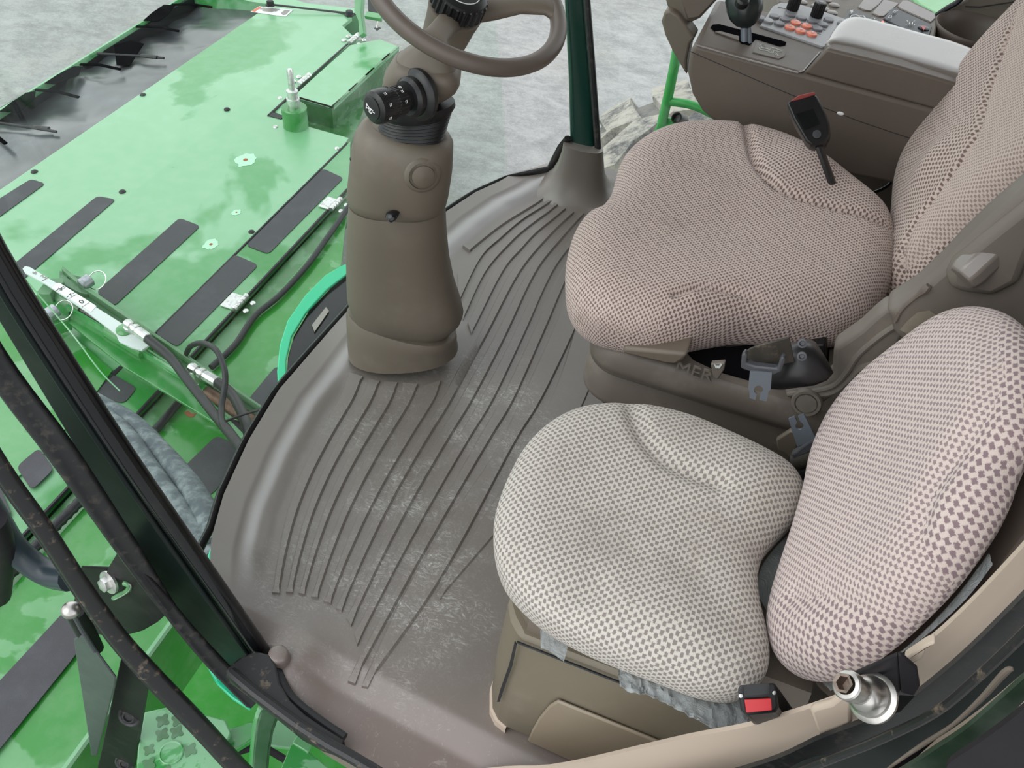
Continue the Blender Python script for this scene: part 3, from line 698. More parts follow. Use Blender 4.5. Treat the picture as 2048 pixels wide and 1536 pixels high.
m = MB(); m.tube([P + ax2 * .004, P + ax2 * .014 + Vector((-.006, 0, -.010))], .004, 8, flat=.5); m.build('key_blade', M['zinc'], ig)
m = MB(); kp = pd(783, 432, P + ax2 * .02); m.tube([P + ax2 * .012 + Vector((-.003, 0, -.006)), kp, pd(776, 440, kp)], [.007, .0125, .008], 12, flat=.55, sm=4); m.build('key_head', M['blackgloss'], ig)
for (x, y) in ((704, 318), (803, 331), (829, 393)):
    m = MB(); q = surf(x, y, .066); m.ball(q, .0045, 8); m.build('screw', M['black'], sc_)
# boot
bsecs = []
for k in range(10):
    t_ = k / 9; L = lerp2((752, 274), (762, 226), t_); R = lerp2((884, 292), (906, 216), t_); d_ = .60
    g_ = .93
    Lm = lerp2(L, R, (1 - g_) / 2); Rm = lerp2(L, R, 1 - (1 - g_) / 2)
    bsecs.append((L, R, d_)); bsecs.append((L, R, d_))
    if k < 9:
        o = lerp2((752, 274), (762, 226), t_ + .06); o2 = lerp2((884, 292), (906, 216), t_ + .06)
        bsecs.append((lerp2(o, o2, .04), lerp2(o, o2, .96), d_))
bsecs += [((766, 220), (911, 209), .60), ((768, 214), (909, 201), .60), ((780, 214), (897, 202), .52), ((790, 232), (886, 232), .46)]
m = MB(); loft(m, bsecs, cref, seg=48, p=2.1); m.build('bellows_boot', M['boot'], sc_, 25)
m = MB(); loft(m, [((798, 236), (832, 230), .35), ((788, 226), (852, 214), .35), ((778, 212), (880, 198), .4), ((768, 194), (903, 182), .48), ((764, 174), (914, 172), .58), ((768, 152), (921, 160), .68), ((780, 132), (921, 148), .75), ((786, 120), (920, 141), .72), ((794, 112), (914, 134), .62)], cref, seg=56, p=3.8)
m.build('switch_housing', M['trim'], sc_, 40)
m = MB(); loft(m, [((792, 114), (916, 140), .66), ((812, 98), (908, 122), .62), ((838, 84), (900, 104), .58), ((850, 74), (905, 92), .6), ((858, 50), (930, 72), .8), ((866, 30), (948, 52), .85), ((872, 18), (956, 36), .85)], cref, seg=44, p=2.8)
m.build('column_neck', M['trim'], sc_, 45)
# multi function stalk
A = surf(835, 190, .055); B = pd(742, 218, A + (CAM - A).normalized() * .05 + Vector((-.02, -.03, 0))); ax = (B - A).normalized()
L_ = (B - A).length; k_ = mpp(A)
st = MB(); st.lathe(A - ax * .01, ax, [(.040, 0), (.043, .004), (.043, .012), (.038, .018), (.033, .020), (.033, .03), (.028, .036)], 40)
stalk = st.build('control_stalk', M['black'], sc_, 30)
def knurl(o, ax, r, l, n, dep=.0012):
    m = MB(); ax = Vector(ax).normalized(); a = Vector((0, 0, 1)) if abs(ax.z) < .9 else Vector((1, 0, 0)); u = ax.cross(a).normalized(); w = ax.cross(u); seg = n * 4
    rg = []
    for h_, k in ((0, .94), (l * .08, 1), (l * .92, 1), (l, .94)):
        rg.append([o + ax * h_ + (u * math.cos(2 * PI * j / seg) + w * math.sin(2 * PI * j / seg)) * ((r if j % 4 < 2 else r - dep) * k) for j in range(seg)])
    m.rings(rg); return m
m = knurl(A + ax * L_ * .36, ax, .0245, L_ * .22, 30); m.build('stalk_collar', M['black'], stalk, 20)
m = knurl(A + ax * L_ * .62, ax, .0275, L_ * .10, 44); m.build('stalk_ring', M['black'], stalk, 20)
m = MB(); m.lathe(A + ax * L_ * .25, ax, [(.020, 0), (.020, L_ * .12), (.023, L_ * .13), (.023, L_ * .34), (.0265, L_ * .36), (.0275, L_ * .46), (.0275, L_ * .62), (.026, L_ * .68), (.021, L_ * .72), (.019, L_ * .725), (.0185, L_ * .745), (.012, L_ * .76), (0, L_ * .765)], 40)
m.build('stalk_body', M['black'], stalk, 35)
# horn symbol on the stalk end
E = A + ax * (L_ * 1.018); ux = pd(752, 225, E) - pd(735, 219, E); ux = (ux - ax * ux.dot(ax)).normalized(); uy = ax.cross(ux)
if uy.z < 0: uy = -uy
m = MB()
def ln(m, a, b, w=.0007, o=E):
    A_, B_ = o + ux * a[0] + uy * a[1], o + ux * b[0] + uy * b[1]; m.tube([A_, B_], w, 6)
hs = .011
for a, b in (((-.8, .55), (-.8, -.35)), ((-.8, .35), (-.2, .1)), ((-.8, -.15), (-.2, -.05)), ((-.2, .1), (.6, .1)), ((-.2, -.05), (-.1, -.5)), ((-.1, -.5), (.35, -.5)), ((.35, -.5), (.5, -.1)), ((.5, -.1), (1, -.1)), ((.1, .1), (.15, -.2))):
    ln(m, (a[0] * hs, a[1] * hs), (b[0] * hs, b[1] * hs))
m.build('horn_symbol', M['white'], stalk)
side = (CAM - A).normalized(); side = (side - ax * side.dot(ax)).normalized(); ud = ax.cross(side)
for f_, r_, a0 in ((.80, .0277, -.9), (.80, .0277, -.1), (.80, .0277, .6), (.45, .0247, -.2), (.45, .0247, .5), (.42, .0247, .9)):
    m = MB(); dn = (side * math.cos(a0) + ud * math.sin(a0)); c_ = A + ax * L_ * f_ + dn * (r_ + .0002); tt = ax.cross(dn)
    m.tube([c_ - tt * .0025, c_ + tt * .0025], .0005, 6); m.tube([c_ - tt * .0025 + ax * .003, c_ - tt * 0 + ax * .003], .0005, 6); m.tube([c_ + tt * .0015, c_ + ax * .004 + tt * .0015], .0005, 6)
    m.build('stalk_marking', M['white'], stalk)
# steering wheel
WC = Vector((-.5023, 1.27, .8644)); th, az, WR = .38, -.276, .1555
WN = Vector((math.sin(th) * math.cos(az), math.sin(th) * math.sin(az), math.cos(th)))
wu = WN.cross(Vector((0, 1, 0))).normalized(); wv = WN.cross(wu)
wh = thing('steering_wheel', WC - WN * .02, 'taupe round steering wheel with black ribbed centre cap on the column', 'steering wheel')
m = MB(); rg = []
for i in range(96):
    a = 2 * PI * i / 96; d = wu * math.cos(a) + wv * math.sin(a)
    rg.append([WC + d * WR + (d * math.cos(b) + WN * math.sin(b)) * .0135 for b in [2 * PI * j / 16 for j in range(16)]])
rg.append(rg[0]); m.rings(rg, True, False); m.build('rim', M['rimcol'], wh, 180)
hubc = WC - WN * .030
tgt = pd(1112, 22, WC)
def onwheel(px, py):
    n_ = WN; return at(px, py, n_, n_.dot(WC))
dR = (onwheel(1108, 18) - WC).normalized()
for a_ in (0, 2.35, -2.15):
    c_, s_ = math.cos(a_), math.sin(a_); d = (dR * c_ + WN.cross(dR) * s_).normalized(); sd = WN.cross(d)
    m = MB(); rg = []
    for t_, w_, h_, z_ in ((.12, .024, .016, -.030), (.35, .020, .013, -.020), (.6, .017, .010, -.004), (.85, .018, .009, .002), (.97, .030, .010, 0), (1.0, .044, .009, 0)):
        c = WC + d * WR * t_ + WN * z_
        rg.append([c + sd * math.copysign(abs(math.cos(b)) ** .8, math.cos(b)) * w_ + WN * math.sin(b) * h_ for b in [2 * PI * j / 20 for j in range(20)]])
    m.rings(rg); m.build('spoke', M['trim'], wh, 50)
HO = onwheel(917, 4) - onwheel(934, -14)
m = MB(); m.lathe(WC + HO - WN * .085, WN, [(.034, 0), (.037, .02), (.040, .05), (.043, .068), (.040, .070)], 44); m.build('hub', M['trim'], wh, 45)
capb = WC + HO - WN * .012
m = knurl(capb, WN, .0435, .028, 24, .004); m.lathe(capb + WN * .026, WN, [(.0415, 0), (.0405, .004), (.035, .007), (.0315, .0075), (.030, .005), (.010, .0052), (0, .0053)], 44)
cp = m.build('centre_cap', M['black'], wh, 30)
m = MB(); o_ = capb + WN * .0318
rg = []
for i in range(48):
    a = 2 * PI * i / 48; d = wu * math.cos(a) + wv * math.sin(a)
    rg.append([o_ + d * .0275 + (d * math.cos(b) + WN * math.sin(b)) * .0008 for b in [2 * PI * j / 6 for j in range(6)]])
rg.append(rg[0]); m.rings(rg, True, False); m.build('silver_ring', M['white'], cp)
# leaping animal emblem seen on the cap
m = MB(); ex = onwheel(935, 10) - onwheel(905, 10); ex = (ex - WN * ex.dot(WN)).normalized(); ey = WN.cross(ex)
em = [(-.9, .15), (-.5, .35), (-.1, .25), (.3, .45), (.55, .8), (.65, .55), (.9, .45), (.65, .35), (.45, .1), (.75, -.25), (.6, -.3), (.25, -.05), (-.2, -.1), (-.45, -.5), (-.85, -.75), (-.5, -.2), (-.6, .05)]
m.prism([o_ + ex * a * .018 + ey * b * .018 + WN * .0004 for a, b in em], WN * .0006); m.build('emblem', M['white'], cp, 0)
# ================================================================== HEADER (outside, ahead of the cab)
ZH = -.90
hz = lambda x, y: pz(x, y, ZH)
hd = thing('corn_header', hz(300, 400), 'wide green header with black grip strips and black rubber flap in front of the cab', 'harvester header')
def pan(name, px, mat, z=ZH, th=.02, parent=None, bevel=.004, n=None, d=None, label=None):
    m = MB(); f = (lambda x, y: pz(x, y, z)) if n is None else (lambda x, y: at(x, y, n, d))
    m.prism([f(x, y) for x, y in px], (0, 0, -th)); return props(m.build(name, mat, parent or hd, 35, bevel), label)
def yat(x, k): # lateral header lines by name: y at given px x
    a, b = {'A': (362, -.673), 'B': (596, -.797), 'C': (985, -1.0), 'D': (1119, -1.04)}[k]; return a + b * x
# dark inner frame below the panels
m = MB(); m.prism([Vector((x, y, -1.0)) for x, y in ((-3.15, -.6), (-3.15, 4.55), (-2.3, 4.55), (-1.9, 3.2), (-1.25, 1.9), (-1.22, -.6))], (0, 0, -.12)); m.build('inner_frame', M['green_dark'], hd, 0)
def xk(X, y, z=ZH): return Vector((X, y, z))
# hood in two facets: sloped front panel and flat rear panel
SLO = .055
def zs(X): return ZH + SLO * (X + 2.557)
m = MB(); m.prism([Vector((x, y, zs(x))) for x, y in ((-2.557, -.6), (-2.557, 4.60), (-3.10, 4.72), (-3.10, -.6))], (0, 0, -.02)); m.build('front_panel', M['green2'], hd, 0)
cut = [hz(684, 51), hz(706, 84), hz(622, 156), hz(537, 231), hz(600, 250), hz(697, 276), hz(706, 281)]
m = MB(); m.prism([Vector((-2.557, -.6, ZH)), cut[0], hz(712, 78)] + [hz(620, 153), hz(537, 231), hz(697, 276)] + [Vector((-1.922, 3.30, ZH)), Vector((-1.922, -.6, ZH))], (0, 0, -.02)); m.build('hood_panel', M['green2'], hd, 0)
# end rail on the right end of the header
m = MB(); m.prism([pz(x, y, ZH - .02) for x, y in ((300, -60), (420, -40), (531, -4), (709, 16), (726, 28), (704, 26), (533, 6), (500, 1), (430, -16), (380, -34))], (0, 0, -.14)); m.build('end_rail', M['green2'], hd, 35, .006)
m = MB(); m.tube([pz(x, y, ZH + .005) for x, y in ((534, 8), (620, 18), (718, 29))], .006, 6); m.build('end_gap', M['rubber'], hd)
for x, y in ((541, 11), (699, 31)):
    m = MB(); bolt(m, pz(x, y, ZH), (0, 0, 1), .022, .03); m.build('latch_bolt', M['rubber'], hd)
# rubber flap
rg = []; YF = np.linspace(-.6, 4.9, 260)
for i, X in enumerate(np.linspace(-3.08, -3.70, 16)):
    t_ = i / 15; r = []
    for y in YF:
        ph = (y / .58) % 1.0; rip = .028 * t_ * math.sin(y * 7.1 + 2 * math.sin(y * 2.3)) + .012 * math.sin(y * 21 + X * 9) * t_
        r.append(Vector((X, y, zs(-3.10) - .035 - .10 * t_ ** 1.4 + rip)))
    rg.append(r)
rg += [[p + Vector((0, 0, -.012)) for p in r] for r in rg[::-1]]
m = MB(); m.rings(rg, False, False); m.build('rubber_flap', M['flap'], hd, 80)
m = MB(); m.prism([Vector((x, y, z)) for x, y, z in ((-3.66, -.6, -1.0), (-3.66, 4.86, -1.0), (-3.70, 4.86, -1.0), (-3.70, -.6, -1.0))], (0, 0, -.10)); m.build('flap_rail', M['rubber'], hd, 0)
def fz(x, y): return pz(x, y, -1.0)
fl = fz(0, 228); fr_ = fz(365, 0)
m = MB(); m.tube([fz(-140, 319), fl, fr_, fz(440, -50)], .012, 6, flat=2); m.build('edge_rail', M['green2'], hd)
# slits and ribs in the flap: dark cut, bright lip
for a, b in (((345, 16), (426, 26)), ((275, 60), (360, 74)), ((163, 136), (244, 151)), ((74, 187), (161, 207)), ((-60, 240), (16, 300))):
    P, Q = fz(*a), fz(*b); P.z += .02; Q.z += .035
    m = MB(); m.tube([P, P.lerp(Q, .5) + Vector((0, 0, .012)), Q], .011, 8, flat=.5); m.build('flap_slit', M['flapgap'], hd)
for a, b, c in (((196, 114), (285, 121), (331, 130)), ((-10, 252), (70, 265), (118, 278))):
    m = MB(); m.tube([fz(*a) + Vector((0, 0, .02)), fz(*b) + Vector((0, 0, .025)), fz(*c) + Vector((0, 0, .04))], .007, 8); m.build('flap_rope', M['rubber'], hd)
    m = MB(); q = fz(*b) + Vector((0, 0, .03)); e = fz(b[0] + 32, b[1] + 6) + Vector((0, 0, .036)); m.tube([q, e], .015, 8, flat=.6); m.build('rope_sleeve', M['rubber'], hd)
for px in ([(235, 138), (262, 138), (275, 118), (290, 95), (262, 88), (230, 98)], [(92, 174), (112, 176), (160, 158), (165, 140), (150, 140), (115, 158)], [(2, 231), (40, 232), (72, 205), (74, 190), (55, 193), (25, 212)], [(318, 50), (338, 36), (352, 18), (330, 16), (306, 32), (288, 48)]):
    m = MB(); m.prism([fz(x, y) + Vector((0, 0, .02)) for x, y in px], (0, 0, .002)); m.build('flap_opening', M['flapgap'], hd, 0)
# rear walkway strip, channel and rear panel
m = MB(); m.prism([Vector((x, y, ZH)) for x, y in ((-1.915, -.6), (-1.915, 3.36), (-1.74, 3.02), (-1.74, -.6))], (0, 0, -.03)); m.build('walkway_panel', M['green'], hd, 0)
m = MB(); m.prism([Vector((x, y, ZH - .03)) for x, y in ((-1.73, -.6), (-1.73, 3.0), (-1.64, 2.8), (-1.64, -.6))], (0, 0, -.03)); m.build('channel', M['green_chan'], hd, 0)
rx_e = -1.162
m = MB(); m.prism([Vector((x, y, ZH)) for x, y in ((-1.64, -.6), (-1.64, 2.8), (rx_e, 1.75), (rx_e, -.6))], (0, 0, -.02)); m.build('rear_panel', M['green_low'], hd, 0)
P = [hz(344, 1243), hz(128, 1536)]
rx = (P[0].x + P[1].x) / 2
m = MB(); m.tube([Vector((rx, -.6, ZH - .004)), Vector((rx, 1.75, ZH - .004))], .010, 6); m.build('rear_edge', M['green_step'], hd)
m = MB(); m.prism([Vector((rx, -.6, ZH - .022)), Vector((rx, 1.75, ZH - .022)), Vector((rx, 1.75, ZH - .9)), Vector((rx, -.6, ZH - .9))], (-.02, 0, 0)); m.build('rear_face', M['green_face'], hd, 0)
# lower left plate edges
m = MB(); m.tube([hz(136, 713) , hz(215, 739), hz(224, 748), hz(256, 722)], .006, 6); m.build('panel_seam', M['rubber'], hd)
m = MB(); m.prism(poly([(100, 640), (130, 660), (225, 742), (190, 790), (60, 940), (-40, 1000), (-40, 600)], lambda x, y: pz(x, y, ZH + .004)), (0, 0, .004)); m.build('side_plate', M['green_low'], hd, 0)
# grip strips
strips = [[(62, 359), (91, 368), (0, 434), (-80, 488), (-80, 452), (0, 398)], [(195, 393), (232, 400), (79, 532), (44, 562), (14, 540), (31, 527)], [(359, 437), (401, 453), (229, 613), (193, 585)],
          [(646, 338), (687, 357), (537, 509), (492, 492)], [(469, 510), (517, 531), (355, 695), (310, 667)], [(226, 749), (274, 777), (249, 808), (188, 793)],
          [(551, 734), (495, 802), (527, 822), (575, 790), (575, 740)], [(433, 872), (486, 898), (430, 985), (400, 1000), (365, 938)], [(125, 1233), (205, 1165), (228, 1185), (180, 1268), (155, 1312), (0, 1505), (-60, 1570), (-60, 1430), (0, 1368)],
          [(-50, 1010), (0, 972), (26, 1033), (0, 1048), (-50, 1085)], [(35, 938), (80, 900), (110, 942), (66, 985)]]
for s_ in strips:
    fr_z = ZH if s_[0][0] > 240 or s_[0][1] > 600 else None
    m = MB()
    if fr_z is None:
        pl_ = [at(x, y, (-SLO, 0, 1), ZH + SLO * 2.557) if at(x, y, (0, 0, 1), ZH).x < -2.557 else hz(x, y) for x, y in s_]
    else: pl_ = [hz(x, y) for x, y in s_]
    cc_ = []; n_ = len(pl_)
    for i in range(n_):
        a, b, c = pl_[i - 1], pl_[i], pl_[(i + 1) % n_]; r_ = min(.022, (a - b).length * .4, (c - b).length * .4)
        p1, p3 = b + (a - b).normalized() * r_, b + (c - b).normalized() * r_
        for k in range(5): t_ = k / 4; cc_.append(p1 * (1 - t_) ** 2 + b * 2 * t_ * (1 - t_) + p3 * t_ ** 2)
    pl_ = cc_
    m.prism([p + Vector((0, 0, .0005 if s_[0][1] < 900 else .009)) for p in pl_], (0, 0, .003)); m.build('grip_strip', M['grip'], hd, 0)
# hinges and rivets
def hinge(px, py, parent=hd, plate=True, s=1.0):
    P = hz(px, py); m = MB(); X_, Y_ = Vector((1, 0, 0)), Vector((0, 1, 0)); u = .05 * s
    h = None
    if plate:
        m.prism([P + X_ * a + Y_ * b + Vector((0, 0, .004)) for a, b in ((-u * 1.3, -u * .85), (-u * 1.3, u * .85), (0, u * .85), (0, -u * .85))], (0, 0, .004))
    for k in range(5): m.lathe(P + Y_ * (k - 2.5) * u * .38 + Vector((0, 0, .014)), Y_, [(.010 * s, 0), (.012 * s, .002), (.012 * s, u * .32), (.010 * s, u * .36)], 12)
    h = m.build('hinge', M['zinc'], parent)
    for a, b in ((-.8, -.45), (-.8, .45), (.75, -.5), (.75, .5)):
        m = MB(); q = P + X_ * a * u + Y_ * b * u + Vector((0, 0, .004)); m.ball(q, .0125 * s, 8, (1, 1, .5)); m.build('rivet', M['zinc'], h)
hinge(482, 610); hinge(672, 413); hinge(609, 164, plate=False, s=1.25); hinge(708, 82, plate=False, s=1.25)
for x, y, r, mt in ((286, 190, .016, 'rubber'), (454, 219, .016, 'rubber'), (69, 344, .016, 'rubber'), (245, 384, .016, 'rubber'), (503, 464, .014, 'rubber'), (560, 196, .013, 'zinc'), (551, 254, .013, 'zinc'), (674, 297, .013, 'zinc'), (192, 771, .013, 'zinc')):
    m = MB(); q = hz(x, y) if x > 300 or y > 600 else (at(x, y, (-SLO, 0, 1), ZH + SLO * 2.557) if hz(x, y).x < -2.557 else hz(x, y)); m.ball(q, r, 8, (1, 1, .6)); m.build('bolt_head', M[mt], hd)
rust = NT('rust_chip').set(Base_Color=rgb(150, 92, 60), Roughness=.8); primer = NT('pale_chip').set(Base_Color=rgb(175, 225, 190), Roughness=.35)
for x, y, r in ((490, 320, .055), (421, 489, .035), (472, 425, .022)):
    m = MB(); rg = []; rr_ = random.Random(x); pts = [hz(x, y) + Vector((math.cos(a) * r * rr_.uniform(.8, 1.2) * .8, math.sin(a) * r * rr_.uniform(.8, 1.25), .0006)) for a in [2 * PI * k / 18 for k in range(18)]]
    m.prism(pts, (0, 0, .0006)); c_ = m.build('paint_chip', primer, hd, 0)
    m = MB(); m.prism([hz(x + 1, y) + Vector((math.cos(a) * r * .2, math.sin(a) * r * .22, .0014)) for a in [2 * PI * k / 8 for k in range(8)]], (0, 0, .0006)); m.build('rust_spot', rust, c_, 0)
m = MB(); m.prism([hz(x, y) + Vector((0, 0, .001)) for x, y in ((368, 826), (376, 822), (384, 828), (392, 826), (388, 834), (380, 835), (374, 832))], (0, 0, .0006)); m.build('rust_spot', rust, hd, 0)
# warning decal
dpl = lambda x, y: at(x, y, (-SLO, 0, 1), ZH + SLO * 2.557) + Vector((0, 0, .0012))
m = MB(); m.prism(poly([(518, 13), (587, 20), (571, 34), (501, 24)], dpl), (0, 0, .0008)); dc = m.build('warning_decal', M['white'], hd, 0)
for px, mt in (([(503, 23), (518, 14), (524, 14.5), (510, 24.5)], 'amber'), ([(518, 19), (526, 15.5), (560, 19), (552, 24)], 'greyprint'), ([(524, 22.5), (528, 20.5), (548, 23), (544, 25.5)], 'greyprint'), ([(562, 27), (570, 20.5), (580, 22), (572, 30), (566, 31)], 'greyprint')):
    m = MB(); m.prism(poly(px, lambda x, y: dpl(x, y) + Vector((0, 0, .001))), (0, 0, .0006)); m.build('decal_print', M[mt], dc, 0)
# raised gearbox cover behind the hinge line
zt = ZH + .015
m = MB(); T = poly([(585, 194), (618, 163), (700, 90), (760, 78), (798, 93), (664, 217)], lambda x, y: pz(x, y, zt))
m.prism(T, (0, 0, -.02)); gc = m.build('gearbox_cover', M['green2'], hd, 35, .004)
m = MB(); m.prism([T[4], T[5], T[5] + Vector((-.02, .0, -.35)), T[4] + Vector((-.02, 0, -.35))], (-.015, .0, 0)); m.build('cover_side', M['green_dark'], gc, 0)
m = MB(); m.prism([T[5], T[0], T[0] + Vector((0, 0, -.30)), T[5] + Vector((-.0, 0, -.35))], (0, .02, 0)); m.build('cover_end', M['green_dark'], gc, 0)
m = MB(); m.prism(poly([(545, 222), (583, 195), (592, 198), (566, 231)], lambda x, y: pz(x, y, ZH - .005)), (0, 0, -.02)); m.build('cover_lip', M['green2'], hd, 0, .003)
m = MB(); m.prism(poly([(534, 231), (544, 224), (566, 231), (562, 238)], lambda x, y: pz(x, y, ZH + .003)), (0, 0, -.01)); m.build('slot', M['rubber'], hd, 0)
m = MB(); m.prism([T[0] + Vector((.02, -.1, -.34)), T[4] + Vector((.02, -.3, -.34)), T[4] + Vector((.10, -1.1, -.34)), T[0] + Vector((.2, -.3, -.34))], (0, 0, -.02)); m.build('cover_floor', M['green_low'], hd, 0)
m = MB(); a_ = hz(537, 475); m.tube([Vector((-1.922, -.6, ZH)), Vector((-1.922, 3.34, ZH))], .005, 6); m.build('hood_gap', M['rubber'], hd)
m = MB(); m.tube([Vector((-1.737, -.6, ZH - .004)), Vector((-1.737, 3.0, ZH - .004))], .007, 6); m.build('hinge_gap', M['rubber'], hd)
m = MB(); m.tube([hz(537, 231), hz(620, 155), hz(700, 84), hz(722, 68)], .006, 6); m.build('cover_gap', M['rubber'], hd)
# boss with threaded fitting
P = hz(592, 252); m = MB(); m.lathe(P, (0, 0, 1), [(.062, 0), (.062, .10), (.058, .105), (.03, .105)], 28); bs = m.build('boss', M['green'], hd, 35)
m = MB(); m.lathe(P + Vector((0, 0, .10)), (0, 0, 1), [(.028, 0), (.028, .02), (.032, .022), (.032, .05), (.026, .052), (.024, .075), (.028, .078), (.028, .09), (.015, .095), (.015, .19), (.010, .2)], 18); m.build('grease_fitting', M['zinc'], bs, 30)
# right end bracket with marker lamp
P = pz(716, 90, zt)
m = MB(); m.prism([pd(x, y, P) for x, y in ((710, -40), (726, -40), (722, 25), (728, 66), (718, 72), (716, 40), (708, 22))], Vector((.015, 0, 0)) + FWD * .03); bk = m.build('lamp_bracket', M['green'], hd, 35, .003)
m = MB(); Q = pz(745, 80, zt + .08); m.prism([pd(x, y, Q) for x, y in ((735, 22), (765, 27), (762, 38), (728, 32))], FWD * .04); m.build('bracket_plate', M['green2'], bk, 35, .003)
ml = thing('marker_lamp', pd(748, 26, Q), 'orange and black marker lamp standing on the far right end of the green header', 'lamp')
m = MB(); m.prism([pd(x, y, Q) for x, y in ((734, -30), (757, -30), (760, 26), (750, 27), (736, 22))], FWD * .05); m.build('housing', M['black'], ml, 35, .006)
m = MB(); m.prism([pd(x, y, Q) for x, y in ((752, -30), (766, -30), (770, 20), (757, 28), (752, 24))], FWD * .04); m.build('lens', M['amber'], ml, 35, .006)
m = MB(); R_ = pz(754, 57, zt); m.tube([R_, pd(757, 42, R_)], .008, 8); m.ball(pd(757, 38, R_), .016, 8); m.build('mounting_bolt', M['gold_zinc'], bk)
m = MB(); m.prism(poly([(748, 57), (756, 53), (762, 57), (754, 62)], lambda x, y: pz(x, y, zt + .002)), (0, 0, .003)); m.build('square_hole', M['rubber'], gc, 0)
# ------------------------------------------------------------------ cables on the header
def hose(name, pts, r, mat, label, cat='hose', ref=None, sm=5, seg=12, group=None, ribs=0):
    ref = ref or (lambda x, y, z=ZH + .02: pz(x, y, z))
    P_ = [ref(*p) for p in pts]; m = MB()
    if ribs:
        Q_, _ = smooth(P_, [1] * len(P_), 60); L_ = [0]
        for i in range(len(Q_) - 1): L_.append(L_[-1] + (Q_[i + 1] - Q_[i]).length)
        n = int(L_[-1] / ribs); R2 = [Q_[min(len(Q_) - 1, int(np.searchsorted(L_, L_[-1] * i / n)))] for i in range(n + 1)]
        m.tube(R2, [r if i % 2 else r * .82 for i in range(n + 1)], seg)
    else: m.tube(P_, r, seg, sm=sm)
    return props(m.build(name, mat, None, 60), label, cat, group)
hose('cable', [(700, 410), (655, 475), (615, 530), (560, 590), (510, 632), (470, 690), (422, 735)], .012, M['rubber'], 'thin black cable clipped along the green channel towards the far end', 'cable')
hose('cable', [(368, 792), (320, 850), (310, 860)], .014, M['rubber'], 'short black cable length seen below the green cylinder arm', 'cable')
hose('cable', [(262, 905), (160, 1003), (70, 1095), (-40, 1215)], .018, M['rubber'], 'corrugated black cable running along the channel at the lower left', 'cable', ribs=.012)
# ------------------------------------------------------------------ adjusting cylinder with ruler
ZC = -.78
cz = lambda x, y, z=ZC: pz(x, y, z)
cy = thing('hydraulic_cylinder', cz(300, 700), 'green tilt cylinder with a white numbered ruler lying across the header', 'hydraulic cylinder')
def pp(name, px, z, th, mat, parent=cy, bevel=.002, label=None):
    m = MB(); m.prism([pz(x, y, z) for x, y in px], (0, 0, -th)); return props(m.build(name, mat, parent, 35, bevel), label)
pp('side_rail', [(132, 546), (170, 555), (176, 583), (192, 589), (540, 825), (540, 840), (520, 838), (180, 612), (135, 572)], ZC, .02, M['green_dark'])
m = MB(); m.prism([cz(x, y) for x, y in ((130, 545), (176, 585), (545, 838), (545, 843), (172, 591), (128, 552))], (0, 0, .035)); m.build('side_rail', M['green_chan'], cy, 35, .002)
pp('side_rail', [(137, 620), (200, 658), (380, 770), (405, 782), (470, 850), (500, 880), (470, 870), (372, 810), (250, 735), (137, 645)], ZC + .0, .012, M['green'])
m = MB(); m.prism([cz(x, y) for x, y in ((137, 620), (200, 657), (405, 780), (403, 784), (200, 662), (136, 625))], (0, 0, .03)); m.build('rail_flange', M['green2'], cy, 35)
pp('end_bracket', [(62, 590), (100, 591), (126, 604), (138, 622), (137, 640), (100, 652), (80, 640)], ZC + .01, .05, M['green'])
pp('end_bracket', [(118, 541), (133, 544), (136, 556), (150, 562), (168, 574), (176, 588), (160, 585), (118, 566)], ZC + .02, .04, M['green_dark'])
pp('clamp_block', [(72, 585), (88, 566), (103, 557), (125, 555), (128, 564), (108, 575), (100, 588), (85, 588)], ZC + .05, .05, M['green_chan'])
m = MB(); m.tube([cz(100, 582, ZC + .01), cz(165, 622, ZC + .01)], .024, 14); m.build('rod_sleeve', M['green_dark'], cy)
m = MB(); m.tube([cz(160, 618, ZC + .01), cz(222, 656, ZC + .01)], .020, 14); m.build('piston_rod', metal('dark_rod', (.12, .11, .11, 1), .3), cy)
m = MB(); m.tube([cz(220, 660, ZC + .01), cz(292, 704, ZC + .01), cz(296, 706, ZC + .01), cz(412, 780, ZC + .01)], [.031, .031, .015, .015], 18); m.build('cylinder_barrel', M['green'], cy)
m = MB(); m.tube([cz(388, 760, ZC + .02), cz(408, 770, ZC + .02)], .030, 18); m.build('barrel_collar', M['green'], cy)
m = MB(); m.tube([cz(405, 778), cz(470, 820), cz(520, 850)], [.02, .024, .02], 12); m.build('barrel_end', metal('rusty_rod', (.18, .12, .09, 1), .5), cy)
zr = ZC + .075
m = MB(); m.prism([pz(x, y, zr) for x, y in ((45, 537), (50, 532), (60, 534), (100, 558), (186, 610), (243, 646), (256, 652), (262, 664), (296, 670), (298, 690), (284, 700), (262, 694), (238, 682), (232, 668), (172, 622), (92, 568), (50, 545))], (0, 0, -.008)); rl = m.build('ruler', M['ruler'], cy, 0, .001)
m = MB(); m.prism([pz(x, y, zr + .0012) for x, y in ((112, 566), (120, 566), (193, 612), (182, 624), (104, 576))], (0, 0, -.0006)); m.build('ruler_scale', M['white'], rl, 0)
rx_ = (pz(186, 614, zr) - pz(110, 569, zr)).normalized(); ry_ = Vector((0, 0, 1)).cross(rx_)
for s_, x, y in (('-4-', 118, 575), ('-2-', 139, 588), ('0', 159, 601), ('2', 83, 550), ('4', 66, 543)):
    text('ruler_number', s_, M['ink'] if s_ != '2' and s_ != '4' else M['greyprint'], rl, pz(x, y, zr + .0018), -ry_, rx_, .030, .0003, 'CENTER')
for x, y in ((125, 578), (147, 592), (172, 609), (92, 557)):
    a_ = pz(x, y, zr + .0015); m = MB(); m.tube([a_ - ry_ * .017, a_ + ry_ * .012], .0012, 6); m.build('scale_mark', M['greyprint'], rl)
